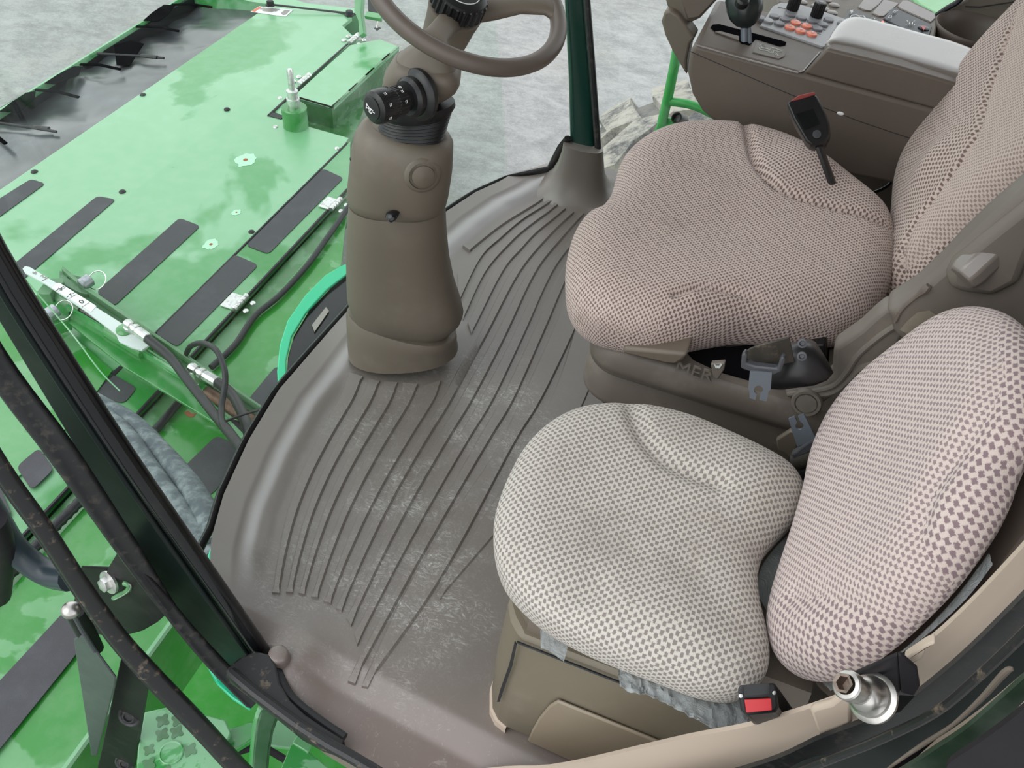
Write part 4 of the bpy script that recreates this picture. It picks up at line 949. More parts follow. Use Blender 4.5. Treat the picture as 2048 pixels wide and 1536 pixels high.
m = MB(); m.lathe(pz(250, 660, zr), (0, 0, 1), [(.030, -.01), (.030, .004), (.022, .010), (0, .012)], 20); m.build('pivot_boss', M['green'], cy)
def fitting(x, y, dirx, diry, z=zr + .03):
    m = MB(); a_, b_ = pz(x, y, z), pz(x + dirx, y + diry, z); d = (b_ - a_); L = d.length; d.normalize()
    m.lathe(a_, d, [(.013, 0), (.016, .004), (.016, L * .25), (.011, L * .27), (.011, L * .36), (.019, L * .38), (.019, L * .5), (.012, L * .52), (.018, L * .56), (.018, L * .98), (.014, L)], 10)
    m.lathe(a_ + d * .012 - Vector((0, 0, .06)), (0, 0, 1), [(.014, 0), (.014, .03), (.019, .032), (.019, .05), (.015, .052), (.015, .07)], 10); return m.build('hose_fitting', M['zinc'], cy, 30)
fitting(252, 645, 44, 32); fitting(380, 733, 54, 32)
m = MB(); m.prism([pz(x, y, ZC + .06) for x, y in ((265, 694), (278, 682), (294, 688), (290, 694), (280, 690), (270, 700))], (0, 0, .006)); m.build('clip', M['zinc'], cy)
for (x, y) in ((173, 562), (105, 622)):
    m = MB(); p_ = cz(x, y, ZC + .04); m.lathe(p_ - Vector((0, .03, 0)), (.3, 1, .15), [(.019, 0), (.024, .004), (.024, .04), (.018, .044)], 16); pn = m.build('lock_pin', metal('pin_steel', (.5, .52, .55, 1), .4), cy)
    rg = []; c_ = p_ + Vector((.03, .02, 0)); m = MB()
    ring_ = [c_ + Vector((math.cos(a) * .035, math.sin(a) * .03, math.sin(a) * .02)) for a in [2 * PI * k / 20 for k in range(21)]]
    m.tube(ring_, .002, 6, cap=False); m.build('ring_clip', M['zinc'], pn)
h1 = lambda x, y, z: pz(x, y, z)
hose('hydraulic_hose', [(296, 678, zr + .03), (340, 715, -.68), (375, 760, -.66), (430, 830, -.62), (470, 880, -.55), (500, 925, -.50)], .016, M['rubber'], 'black hose from the ruler end of the green cylinder down to the cab', ref=h1, group='black hydraulic hoses at the green cylinder')
hose('hydraulic_hose', [(434, 764, zr + .03), (465, 790, -.66), (490, 840, -.62), (500, 880, -.58), (505, 910, -.52)], .0165, M['rubber'], 'short black hose from the second silver fitting to the cab front', ref=h1, group='black hydraulic hoses at the green cylinder')
hose('hydraulic_hose', [(373, 707, -.74), (382, 692, -.66), (405, 686, -.60), (432, 700, -.56), (448, 735, -.56), (450, 770, -.58), (443, 815, -.60), (446, 850, -.58), (470, 885, -.55), (496, 920, -.5)], .0095, M['rubber'], 'thin looped black hose arching above the green cylinder', ref=h1, group='black hydraulic hoses at the green cylinder')
hose('cable', [(452, 842, -.58), (490, 828, -.58), (545, 812, -.56)], .004, M['rubber'], 'very thin black wire crossing towards the teal glass edge', 'cable', ref=h1)
hose('cable', [(30, 535, -.6), (95, 610, -.62), (150, 675, -.66), (200, 742, -.72), (240, 782, -.76)], .0025, M['green2'], 'thin pale green wire stretched past the left pillar', 'wire', ref=h1, seg=6)
m = MB(); m.prism([pz(x, y, ZC - .01) for x, y in ((455, 838), (490, 842), (506, 870), (500, 905), (470, 875))], (0, 0, -.01)); m.build('dark_opening', M['rubber'], cy, 0)
# grey sleeved hoses
hose('sleeved_hose', [(120, 770, -.5), (195, 812, -.52), (262, 850, -.5), (318, 905, -.46), (370, 965, -.40), (408, 1025, -.34), (438, 1095, -.28)], .034, M['hose'], 'upper of the thick grey sleeved hoses curving behind the left pillar', ref=h1, group='grey sleeved hoses')
hose('sleeved_hose', [(150, 800, -.5), (215, 835, -.5), (258, 880, -.46), (300, 940, -.42), (350, 1010, -.36), (430, 1120, -.28)], .028, M['hose'], 'lower grey sleeved hose beside the thicker one behind the pillar', ref=h1, group='grey sleeved hoses')
# ------------------------------------------------------------------ things outside the door at the lower left
z0 = lambda x, y: pY(x, y, .42)
hose('mirror_arm', [(-60, 960), (-10, 1040), (22, 1090), (60, 1125), (100, 1148), (140, 1156)], .021, plastic('dark_tube', rgb(44, 56, 62), .35, .05, .1), 'curved dark tube arm entering from the left edge', 'tube', ref=lambda x, y: pY(x, y, .46))
m = MB(); m.tube([pY(-20, 1040, .44), pY(-2, 1095, .44), pY(-6, 1190, .44)], .022, 14, sm=4); props(m.build('round_housing', M['blackmetal']), 'black rounded housing cut off by the left picture edge', 'housing')
br = thing('hinge_bracket', pY(270, 1180, .50), 'black steel bracket with silver bolt and hooked slot on the left pillar', 'bracket')
m = MB(); m.prism([pY(x, y, .50) for x, y in ((238, 1102), (262, 1110), (352, 1208), (334, 1226), (318, 1240), (290, 1256), (262, 1264), (200, 1185), (205, 1170), (222, 1128))], (0, -.006, 0)); m.build('plate', M['blackmetal'], br, 30, .002)
m = MB(); m.prism([pY(x, y, .505) for x, y in ((165, 1130), (220, 1132), (235, 1140), (215, 1182), (215, 1270), (190, 1262), (150, 1200))], (0, -.004, 0)); m.build('back_plate', M['blackmetal'], br, 30, .002)
m = MB(); q = pY(219, 1164, .49); bolt(m, q, (-.25, -1, .35), .0125, .014); m.lathe(q, (-.25, -1, .35), [(.020, -.001), (.020, .003), (.016, .004)], 24); m.build('bolt', M['zinc'], br, 30)
m = MB(); m.tube([pY(228, 1196, .492), pY(242, 1188, .492), pY(256, 1180, .492), pY(258, 1171, .492), pY(248, 1166, .492)], .0045, 8, sm=4); m.build('hook_slot', M['green_low'], br, label if False else 60)
m = MB(); m.tube([pY(228, 1199, .488), pY(244, 1192, .488), pY(258, 1182, .488), pY(262, 1172, .488), pY(257, 1167, .488)], .0012, 6, sm=4); m.build('slot_edge', M['zinc'], br)
# gas strut bracket
gs = thing('gas_strut_mount', pY(150, 1260, .40), 'slate grey wedge plate with brass ball joint beside the step', 'strut mount')
m = MB(); m.prism([pY(x, y, .40) for x, y in ((150, 1275), (166, 1267), (178, 1275), (234, 1352), (232, 1370), (196, 1508), (185, 1508))], (0, -.004, 0)); m.build('wedge_plate', M['slate'], gs, 30, .002)
m = MB(); m.tube([pY(145, 1225, .395), pY(165, 1262, .395), pY(190, 1302, .395)], .0035, 8); m.build('rod', M['slate'], gs)
m = MB(); m.tube([pY(150, 1222, .41), pY(175, 1270, .41), pY(195, 1298, .41)], [.014, .014, .010], 12); m.build('arm', M['blackmetal'], gs)
m = MB(); m.ball(pY(142, 1220, .39), .0135, 12, (1, 1, .8)); m.build('ball_joint', M['gold_zinc'], gs)
hp = thing('door_hinge_plate', pY(250, 1430, .44), 'black hinge plate with round recessed bolts at the bottom left', 'hinge plate')
m = MB(); m.prism([pY(x, y, .44) for x, y in ((250, 1300), (236, 1360), (221, 1430), (196, 1545), (196, 1600), (262, 1600), (272, 1536), (300, 1370), (315, 1340))], (0, -.01, 0)); m.build('plate', M['blackmetal'], hp, 30, .003)
for x, y in ((259, 1432), (250, 1526)):
    m = MB(); q = pY(x, y, .43); axp = (CAM - q).normalized() * .5 + Vector((0, -1, .2)); axp.normalize()
    m.lathe(q - axp * .004, axp, [(.023, 0), (.023, .006), (.020, .008), (.017, .006), (.014, .007), (.012, .010), (.009, .010), (.008, .007), (0, .007)], 30); m.build('pivot_bolt', M['sealclean'], hp, 40)
# platform step with lobed grip holes
sp = thing('access_step', pz(360, 1470, -.40), 'light green perforated access step below the door', 'step')
zq = -.42
m = MB(); m.prism([pz(x, y, zq) for x, y in ((288, 1424), (340, 1412), (450, 1440), (462, 1465), (448, 1500), (520, 1600), (270, 1600), (275, 1500))], (0, 0, -.012)); m.build('tread_plate', M['green_step'], sp, 30, .003)
for x, y in ((325, 1441), (356, 1440), (324, 1469), (353, 1464), (298, 1500), (298, 1528), (380, 1500), (330, 1545)):
    c_ = pz(x, y, zq + .0006); r_ = .012 if (x, y) != (298, 1500) else .010; n_ = 32
    m = MB(); m.prism([c_ + Vector((math.cos(2 * PI * k / n_), math.sin(2 * PI * k / n_), 0)) * r_ * (1 + .28 * math.cos(4 * 2 * PI * k / n_)) for k in range(n_)], (0, 0, .0008)); m.build('grip_hole', M['green_dark'], sp, 0)
c_ = pz(343, 1506, zq); m = MB(); m.lathe(c_, (0, 0, 1), [(.024, 0), (.024, .003), (.022, .004), (.020, .002), (0, .002)], 30); m.build('round_blank', M['green_step'], sp, 40)
m = MB(); m.prism([pz(x, y, zq - .03) for x, y in ((428, 1466), (500, 1444), (518, 1446), (516, 1472), (470, 1500), (440, 1504))], (0, 0, -.02)); m.build('cross_bar', M['green_step'], sp, 30, .003)
m = MB(); m.prism([pz(x, y, zq - .10) for x, y in ((512, 1446), (560, 1440), (640, 1482), (590, 1496), (515, 1490))], (0, 0, -.015)); m.build('cross_bar', M['green_step'], sp, 30, .003)
m = MB(); m.tube([pz(522, 1415, zq + .05), pz(512, 1446, zq + .02), pz(506, 1500, zq), pz(500, 1600, zq - .02)], .0065, 8, sm=4); m.build('edge_rib', M['green_step'], sp)
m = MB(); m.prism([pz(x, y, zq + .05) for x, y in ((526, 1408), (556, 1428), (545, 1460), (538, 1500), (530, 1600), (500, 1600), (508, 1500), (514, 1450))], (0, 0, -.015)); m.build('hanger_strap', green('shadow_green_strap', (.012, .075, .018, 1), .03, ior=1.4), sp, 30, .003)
bx_ = thing('green_bracket', pz(600, 1510, -.30), 'green folded sheet bracket just outside the door sill', 'bracket')
m = MB(); m.prism([pz(x, y, -.30) for x, y in ((552, 1560), (582, 1487), (612, 1498), (668, 1545), (680, 1600), (540, 1600))], (0, 0, -.01)); m.build('plate', M['green_step'], bx_, 30, .002)
m = MB(); m.prism([pz(x, y, -.295) for x, y in ((584, 1486), (597, 1466), (621, 1478), (626, 1484), (616, 1506), (608, 1500))], (0, 0, -.01)); m.build('tab', M['green'], bx_, 30, .002)
m = MB(); m.prism([Vector((x, y, -.75)) for x, y in ((-.95, .2), (-.95, 1.1), (.3, 1.1), (.3, .2))], (0, 0, -.02)); props(m.build('chassis_plate', M['green_face'], None, 0), 'dark green chassis plate deep below the access step', 'chassis')
m = MB(); m.tube([pz(538, 1500, -.5), pz(640, 1560, -.5)], .008, 8); m.tube([pz(460, 1502, -.55), pz(640, 1450, -.55)], .015, 8); props(m.build('chassis_tube', M['blackmetal']), 'thin dark tube under the green step', 'tube')
# ------------------------------------------------------------------ tyre and handrail on the right
TC = Vector((.03, 2.70, -1.03)); TR = .93; TW = .62
m = MB(); rg = []; lug = []
prof = [(-.5, .80), (-.5, .90), (-.46, .965), (-.36, .995), (-.15, 1.005), (.15, 1.005), (.36, .995), (.46, .965), (.5, .90), (.5, .80)]
m.lathe(TC, (0, 1, 0), [(.55 * TR, 0)] + [(r_ * TR, (w_ + .5) * TW) for w_, r_ in prof] + [(.55 * TR, TW)], 96); nb = len(m.v)
n = 24
for k in range(n):
    for s_ in (0, 1):
        a0 = 2 * PI * (k + .5 * s_) / n
        pts = []
        for u_, da in ((-.03, .12), (.2, .07), (.5, -.04)):
            w_ = (.5 - u_) if s_ else (u_ - .5); pts.append((w_ * TW * (.98), a0 + da))
        for i in range(2):
            (w1_, a1), (w2_, a2) = pts[i], pts[i + 1]; hw = .088
            q = []
            for hh in (.97, 1.035):
                for w_, a_ in ((w1_, a1 - hw), (w1_, a1 + hw), (w2_, a2 + hw), (w2_, a2 - hw)):
                    k2 = .90 if hh > 1 else 1.04; ac = (a1 + a2) / 2
                    a_ = ac + (a_ - ac) * k2; rr_ = TR * (hh if abs(w_) < TW * .4 else hh - .015)
                    q.append(Vector((TC.x + math.cos(a_) * rr_, TC.y + TW / 2 + w_, TC.z + math.sin(a_) * rr_)))
            m.add(q, [(0, 1, 2, 3), (4, 7, 6, 5), (0, 4, 5, 1), (1, 5, 6, 2), (2, 6, 7, 3), (3, 7, 4, 0)])
m.attr['lug'] = [0] * nb + [1] * (len(m.v) - nb)
props(m.build('tractor_tyre', M['tyre'], None, 40), 'dusty black tyre with deep tread lugs right of the cab on the grey yard', 'tyre')
hr = thing('handrail', pY(1326, 250, 2.45), 'bright green tubular handrail outside the right cab window', 'handrail')
hy = lambda x, y: pY(x, y, 2.56)
gp = green('handrail_paint', (.035, .33, .065, 1), .1, rough=.25, ior=1.5)
m = MB(); m.tube([hy(1376, -40), hy(1364, 40), hy(1350, 125), hy(1338, 185), hy(1324, 245)], .0155, 16); m.build('upright', gp, hr)
m = MB(); m.tube([hy(1340, 203), hy(1390, 212), hy(1460, 245), hy(1520, 272)], .0135, 16, sm=4); m.build('branch', gp, hr)
m = MB(); m.prism([hy(x, y) for x, y in ((1308, 262), (1316, 243), (1334, 238), (1350, 240), (1355, 258), (1340, 275), (1308, 275))], (0, .02, 0)); m.build('foot', gp, hr, 40, .005)
m = MB(); m.lathe(hy(1354, 236), (-.35, -.8, .5), [(.018, -.05), (.018, .004), (.014, .006), (.012, -.01), (0, -.01)], 20); m.build('end_cap', M['black'], hr, 40)
# ================================================================== DRIVER SEAT
ds = thing('driver_seat', Vector((.05, 1.35, 0)), 'large pink-beige woven driver seat on grey suspension base beside the console', 'seat')
def rrect(x0, x1, y0, y1, r, z, n=8):
    o = []
    for cx, cy_, a0 in ((x1 - r, y1 - r, 0), (x0 + r, y1 - r, PI / 2), (x0 + r, y0 + r, PI), (x1 - r, y0 + r, 1.5 * PI)):
        for k in range(n + 1): a = a0 + PI / 2 * k / n; o.append(Vector((cx + r * math.cos(a), cy_ + r * math.sin(a), z)))
    return o
pillow('seat_cushion', [(1131, 560), (1133, 525), (1146, 480), (1168, 448), (1196, 434), (1218, 405), (1229, 370), (1236, 345), (1254, 317), (1294, 288), (1344, 272), (1405, 267), (1475, 271), (1540, 286), (1592, 306), (1642, 335), (1700, 378), (1752, 419), (1776, 448), (1787, 490), (1784, 545), (1768, 600), (1738, 640), (1690, 655), (1620, 655), (1550, 652), (1490, 650), (1430, 658), (1375, 668), (1310, 672), (1250, 664), (1195, 650), (1155, 625), (1135, 595)],
       (-.05, 0, 1), .465, .062, .085, .06, M['fab_driver'], ds, crown=-.006,
       grooves=[([(1488, 225), (1500, 300), (1515, 340), (1560, 382), (1640, 413), (1740, 440), (1800, 455)], .009, .016), ([(1350, 592), (1400, 580), (1470, 583), (1560, 606), (1640, 636), (1740, 680)], .007, .010)],
       bumps=[((1600, 330), .07, .020), ((1420, 635), .05, .018), ((1520, 650), .05, .022), ((1620, 660), .05, .018), ((1450, 450), .12, -.010)],
       zone=[(1100, 560), (1220, 300), (1490, 210), (1500, 300), (1515, 340), (1560, 382), (1640, 413), (1740, 440), (1820, 460), (1790, 680), (1740, 678), (1640, 637), (1560, 607), (1470, 584), (1395, 582), (1335, 604), (1290, 660), (1130, 680)])
pillow('backrest', [(2070, 20), (1995, 98), (1940, 168), (1892, 238), (1850, 303), (1822, 352), (1808, 402), (1803, 470), (1790, 530), (1765, 575), (1750, 615), (1756, 640), (1800, 622), (1860, 570), (1920, 505), (1990, 445), (2060, 392), (2200, 300), (2400, 150), (2500, -60), (2380, -160), (2200, -100)],
       (-1, 0, .3), -.175, .06, .08, .07, M['fab_dback'], ds,
       grooves=[([(2030, 60), (1985, 190), (1955, 290), (1890, 385), (1835, 460), (1800, 540)], .008, .014), ([(1790, 560), (1815, 530), (1870, 470), (1960, 400), (2060, 330), (2200, 240)], .010, .012)],
       bumps=[((1880, 330), .06, .02), ((1900, 480), .07, .02), ((2040, 370), .08, .02)],
       zone=[(2050, 20), (1985, 190), (1955, 290), (1890, 385), (1835, 460), (1800, 540), (1870, 472), (1960, 402), (2060, 332), (2200, 242), (2400, 100), (2200, -100)], centre=(2050, 250))
# side plates
ys = pz(1300, 752, .375).y - .012
m = MB(); m.prism([pY(x, y, ys) for x, y in ((1567, 779), (1603, 773), (1640, 766), (1664, 752), (1667, 697), (1718, 662), (1750, 632), (1768, 618), (1800, 612), (1830, 640), (1800, 690), (1757, 736), (1740, 738), (1722, 745), (1690, 777), (1650, 806), (1625, 818), (1595, 812), (1572, 797))], (0, .035, 0)); m.build('side_arm', M['seat_side'], ds, 35, .008, 3)
m = MB(); m.tube([pY(x, y, ys) for x, y in ((1575, 788), (1640, 779), (1672, 768), (1695, 742), (1718, 708), (1760, 672), (1790, 652))], .005, 8, sm=4); m.build('arm_ridge', M['seat_side'], ds)
m = MB(); m.tube([pY(x, y, ys) for x, y in ((1592, 800), (1625, 790), (1668, 783), (1700, 758), (1722, 736), (1750, 728))], .006, 8, sm=4); m.build('arm_ridge', M['seat_side'], ds)
yb = ys - .02
m = MB(); m.prism([pY(x, y, yb) for x, y in ((1768, 620), (1786, 613), (1830, 585), (1880, 540), (1925, 492), (1980, 440), (2060, 372), (2200, 290), (2300, 500), (2200, 680), (2060, 700), (1900, 700), (1815, 697), (1786, 665), (1782, 640))], (0, .05, 0)); bp = m.build('back_side_cover', M['seat_side'], ds, 35, .012, 3)
m = MB(); m.prism([pY(x, y, yb - .012) for x, y in ((1892, 552), (1905, 528), (1960, 482), (2050, 410), (2150, 340), (2150, 560), (2060, 520), (2040, 570), (1985, 598), (1930, 590), (1896, 580))], (0, .03, 0)); m.build('raised_boss', M['seat_side'], bp, 35, .012, 3)
m = MB(); m.tube([pY(x, y, yb - .001) for x, y in ((1790, 645), (1805, 618), (1830, 596), (1850, 580), (1858, 571))], [.0022, .0026, .0026, .006, .004], 8, sm=4); m.build('slot', M['console'], bp)
m = MB(); m.prism([pY(x, y, yb - .0015) for x, y in ((1800, 660), (1812, 645), (1835, 625), (1860, 622), (1872, 630), (1862, 648), (1838, 672), (1815, 668))], (0, .001, 0)); m.build('worn_patch', plastic('worn_grey_patch', rgb(128, 120, 106), .7, .5, .7, 120), bp, 0)
A = pY(1935, 545, yb - .012); B = pd(1985, 499, A + (CAM - A).normalized() * .01)
m = MB(); ax = (B - A); L_ = ax.length; m.lathe(A, ax, [(.021, -.01), (.024, 0), (.0235, L_ * .9), (.019, L_)], 8); kn = m.build('lumbar_knob', M['trim_gloss'], ds, 30, .003)
m = MB(); m.lathe(B - ax.normalized() * .002, ax, [(.0175, 0), (.0175, .004), (.0165, .005), (.014, .001), (0, .001)], 24); m.build('knob_end', M['blackgloss'], kn, 30)
P = pY(1614, 803, ys - .006); axn = Vector((-.1, -1, .25)).normalized()
m = MB(); m.lathe(P - axn * .02, axn, [(.024, 0), (.024, .026), (.022, .029), (.018, .029), (.0172, .026), (.0165, .026), (.0158, .029), (.003, .030), (0, .030)], 36); m.build('pivot_cap', M['seat_side'], ds, 40)
m = MB(); m.tube([pY(1600, 830, 1.15), pY(1590, 870, 1.15)], .02, 10, flat=.4); m.build('strap_end', M['black'], ds)
m = MB(); m.prism([pY(x, y, 1.12) for x, y in ((1660, 800), (1680, 785), (1720, 782), (1760, 790), (1760, 830), (1700, 826), (1668, 818))], (0, .04, 0)); m.build('rear_pad', M['trim'], ds, 35, .01)
# suspension
def sus(px_f, px_n, z0, z1, r, mat, name, grow=0):
    z = (z0 + z1) / 2; x0 = pz(*px_f, z).x; y0 = pz(*px_n, z).y
    m = MB(); m.rings([rrect(x0 + g, .42, y0 + g, 1.68, r, zz) for zz, g in ((z0, .010), (z0 + .008, .002), (z0 + .02, 0), (z1 - .012, .002), (z1, .012))]); m.build(name, mat, ds, 50); return x0, y0
x0, y0 = sus((1170, 700), (1300, 752), .345, .405, .06, M['bellows'], 'suspension_tray')
sus((1167, 712), (1300, 768), .315, .35, .065, M['bellows'], 'suspension_fold')
sus((1158, 745), (1300, 806), .225, .32, .07, M['bellows'], 'suspension_bellows')
sus((1150, 775), (1300, 828), .19, .228, .07, M['console'], 'suspension_fold')
m = MB(); m.rings([rrect(-.15, .42, 1.20, 1.62, .03, z) for z in (.0, .2)]); m.build('seat_pedestal', M['blackmetal'], ds, 40)
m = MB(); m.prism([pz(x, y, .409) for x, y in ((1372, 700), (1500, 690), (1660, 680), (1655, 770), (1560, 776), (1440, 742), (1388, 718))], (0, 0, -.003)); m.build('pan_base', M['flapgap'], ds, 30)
m = MB(); m.prism([pY(x, y, 1.20) for x, y in ((1370, 690), (1500, 690), (1650, 690), (1650, 790), (1560, 785), (1440, 750))], (0, .06, 0)); m.build('seat_pan', M['black'], ds, 30, .004)
m = MB(); m.rings([rrect(.22, .44, 1.24, 1.78, .03, z) for z in (.0, .30)]); m.build('dark_gap_box', M['flapgap'], ds, 40)  # matt black box added to keep the gap behind the cushion dark
m = MB(); m.tube([pz(1740, 388, .33), pz(1775, 372, .34), pz(1800, 340, .36)], .004, 8, sm=3); m.build('rear_cable', M['rubber'], ds)
m = MB(); m.prism([pY(x, y, y0 - .01) for x, y in ((1245, 695), (1376, 708), (1366, 722), (1352, 731), (1330, 729), (1245, 708))], (0, .12, 0)); m.build('pan_rim', M['trim'], ds, 35, .006)
tx = (pY(1405, 748, y0) - pY(1372, 736, y0)).normalized()
text('embossed_letters', 'MER', M['seat_side'], ds, pY(1348, 740, y0 - .0015), Vector((1, 0, 0)), Vector((0, 0, 1)), .034, .002)
m = MB(); m.prism([pY(x, y, y0 - .006) for x, y in ((1421, 728), (1450, 726), (1448, 740), (1436, 760), (1426, 756))], (0, .01, 0)); lt = m.build('catch', M['seat_side'], ds, 35, .002)
m = MB(); m.prism([pY(x, y, y0 - .008) for x, y in ((1428, 728), (1433, 733), (1438, 733), (1441, 728), (1444, 730), (1439, 737), (1431, 736))], (0, .002, 0)); m.build('catch_tip', M['ruler'], lt, 0)
# ------------------------------------------------------------------ driver belt
def keyplate(px, hole, r, gap_a, ref, off, mat, parent):
    pass
sb = thing('seat_belt', pY(1610, 730, 1.06), 'black seat belt reel with steel tongue hanging at the near side of the driver seat', 'seat belt', 'seat belts')
yr = ys - .075
m = MB(); loft(m, [((1540, 745), (1540, 778), 1.2), ((1565, 700), (1570, 779), 1.3), ((1590, 684), (1600, 775), 1.3), ((1612, 678), (1632, 770), 1.2), ((1628, 684), (1655, 760), 1.0), ((1645, 705), (1667, 745), .8)], lambda x, y: pY(x, y, yr + .03), seg=36, p=2.8); rt = m.build('reel_housing', M['black'], sb, 50)
for x, y in ((1605, 686), (1604, 712)):
    m = MB(); q = pY(x, y, yr - .025); m.lathe(q, (-.1, -.9, .5), [(.0065, 0), (.0065, .004), (.004, .0045), (.003, .001)], 14); m.build('screw', M['slate'], rt)
m = MB(); quadstrip(m, smooth2([(1578, 676), (1545, 685), (1510, 695), (1494, 703), (1490, 716)], 4), smooth2([(1588, 724), (1556, 730), (1530, 737), (1500, 738), (1492, 730)], 4), lambda x, y: pY(x, y, yr - .03 + .012 * abs(x - 1540) / 40), (0, .004, 0)); m.build('webbing', M['webbing'], sb, 60)
yt = yr - .045
m = MB(); m.prism([pY(x, y, yt) for x, y in ((1483, 712), (1489, 706), (1494, 712), (1492, 727), (1510, 733), (1554, 738), (1561, 716), (1568, 715), (1570, 722), (1562, 745), (1548, 751), (1500, 744), (1481, 737))], (0, .012, 0)); m.build('tongue_holder', M['slate'], sb, 35, .003)
def tongue(px_a, hole, r, px_b, ref, off, parent, a0, a1):
    pts = [ref(*p) for p in px_a]
    for k in range(15):
        a = a0 + (a1 - a0) * k / 14; pts.append(ref(hole[0] + r * math.cos(a), hole[1] + r * math.sin(a)))
    pts += [ref(*p) for p in px_b]; m = MB(); m.prism(pts, off); return m.build('tongue', M['tongue'], parent, 0)
tongue([(1500, 742), (1544, 746), (1541, 780), (1537, 783), (1533, 803), (1519, 800), (1520, 790)], (1517, 780), 9, [(1513, 789), (1511, 800), (1499, 796), (1499, 783), (1496, 779)], lambda x, y: pY(x, y, yt - .002), (0, .003, 0), sb, math.radians(65), math.radians(115 - 360))
# passenger belt
sb2 = thing('seat_belt', pY(1620, 900, 1.0), 'black seat belt end with upturned steel tongue tucked behind the passenger cushion', 'seat belt', 'seat belts')
yq = .98
tongue([(1594, 893), (1577, 838), (1589, 833), (1594, 844)], (1599, 852), 8, [(1600, 843), (1596, 833), (1608, 829), (1633, 880)], lambda x, y: pY(x, y, yq), (0, .003, 0), sb2, math.radians(-125), math.radians(-415))
m = MB(); m.prism([pY(x, y, yq - .004) for x, y in ((1582, 909), (1592, 904), (1600, 896), (1618, 884), (1634, 876), (1660, 880), (1658, 890), (1604, 912), (1596, 934), (1588, 930))], (0, .012, 0)); m.build('tongue_holder', M['slate'], sb2, 35, .003)
m = MB(); m.tube([pY(1592, 922, yq + .005), pY(1670, 892, yq + .005)], .016, 14); m.build('webbing', M['webbing'], sb2)
m = MB(); m.tube([pY(1590, 945, yq + .03), pY(1680, 930, yq + .03)], .03, 14); m.build('reel_housing', M['black'], sb2)
m = MB(); m.prism([pY(x, y, yq + .06) for x, y in ((1552, 880), (1580, 862), (1600, 868), (1590, 920), (1555, 900))], (0, .01, 0)); m.build('cover_flap', M['trim'], sb2, 30, .003)
# driver buckle
bk2 = thing('seat_belt_buckle', pY(1620, 250, 1.60), 'black buckle with dark red top standing between driver cushion and console', 'buckle', 'belt buckles')
yk = 1.60
m = MB(); P = pY(1615, 240, yk); m.prism([pd(x, y, P) for x, y in ((1573, 206), (1580, 200), (1628, 188), (1634, 190), (1652, 225), (1660, 248), (1661, 268), (1650, 286), (1624, 291), (1612, 282), (1588, 240))], FWD * .035 + Vector((.012, 0, 0))); b_ = m.build('body', M['black'], bk2, 30, .004)
m = MB(); m.prism([pd(x, y, P - FWD * .0012) for x, y in ((1592, 228), (1626, 217), (1640, 248), (1609, 260))], FWD * .001); m.build('display_window', M['blackgloss'], b_, 0)
m = MB(); m.prism([pd(x, y, P - FWD * .001) for x, y in ((1580, 203), (1598, 190), (1629, 183), (1632, 189), (1600, 199))], FWD * .02); m.build('release_button', M['redcap'], bk2, 30, .002)
m = MB(); m.lathe(P + (pd(1633, 269, P) - P) - FWD * .001, -FWD, [(.008, 0), (.008, .0015), (.006, .002)], 20); m.build('stud', M['slate'], b_)
m = MB(); m.tube([pd(1645, 285, P) + FWD * .02, pd(1662, 320, P) + FWD * .03, pd(1690, 370, P) + FWD * .05], .010, 10, flat=.6); m.build('stalk', M['black'], bk2)
# ================================================================== PASSENGER SEAT
ps = thing('passenger_seat', Vector((.05, .75, .31)), 'smaller pale woven passenger seat with torn plastic liner on the taupe box by the door', 'seat')
pillow('seat_cushion', [(987, 1080), (991, 1030), (1012, 968), (1046, 905), (1092, 858), (1150, 828), (1222, 818), (1300, 823), (1380, 843), (1450, 872), (1520, 905), (1575, 938), (1602, 972), (1607, 1005), (1590, 1042), (1550, 1085), (1524, 1120), (1514, 1160), (1518, 1210), (1530, 1260), (1537, 1310), (1530, 1352), (1505, 1378), (1465, 1388), (1400, 1376), (1330, 1350), (1250, 1320), (1170, 1286), (1100, 1248), (1050, 1208), (1012, 1165), (994, 1125)],
       (-.03, 0, 1), .425, .045, .075, .048, M['fab_pass'], ps, crown=.006,
       grooves=[([(1262, 800), (1272, 850), (1300, 900), (1350, 940), (1430, 975)], .014, .014), ([(1080, 1230), (1130, 1205), (1190, 1178)], .02, .010), ([(1380, 1150), (1430, 1210), (1470, 1260)], .03, .006)],
       bumps=[((1250, 1060), .11, -.010), ((1500, 960), .06, .012), ((1330, 1280), .08, .010)], centre=(1290, 1090))
NB = Vector((-1, 0, .3)).normalized(); DB = (-.095) / math.sqrt(1.09)
pillow('backrest', [(1965, 622), (1915, 640), (1850, 685), (1785, 735), (1730, 790), (1690, 845), (1660, 905), (1642, 960), (1632, 1015), (1612, 1090), (1590, 1160), (1570, 1230), (1562, 1290), (1576, 1335), (1610, 1358), (1665, 1358), (1735, 1322), (1812, 1260), (1895, 1175), (1962, 1085), (2002, 1015), (2035, 930), (2075, 860), (2085, 760), (2065, 680), (2020, 632)],
       NB, DB, .05, .08, .02, M['fab_pback'], ps, crown=.004, under_in=1.5,
       grooves=[([(1960, 600), (1990, 700), (1985, 790), (1930, 890), (1870, 980), (1838, 1070), (1835, 1160)], .016, .009), ([(1600, 1195), (1680, 1205), (1760, 1222), (1835, 1190)], .018, .007)],
       bumps=[((1800, 930), .12, -.006), ((1950, 1050), .07, .008)],
       zone=[(1950, 600), (1988, 700), (1983, 790), (1930, 890), (1870, 980), (1838, 1070), (1835, 1165), (1760, 1215), (1680, 1200), (1540, 1180), (1600, 1000), (1640, 900), (1700, 800), (1820, 690)])
def onB(x, y, off): return at(x, y, NB, DB - off)
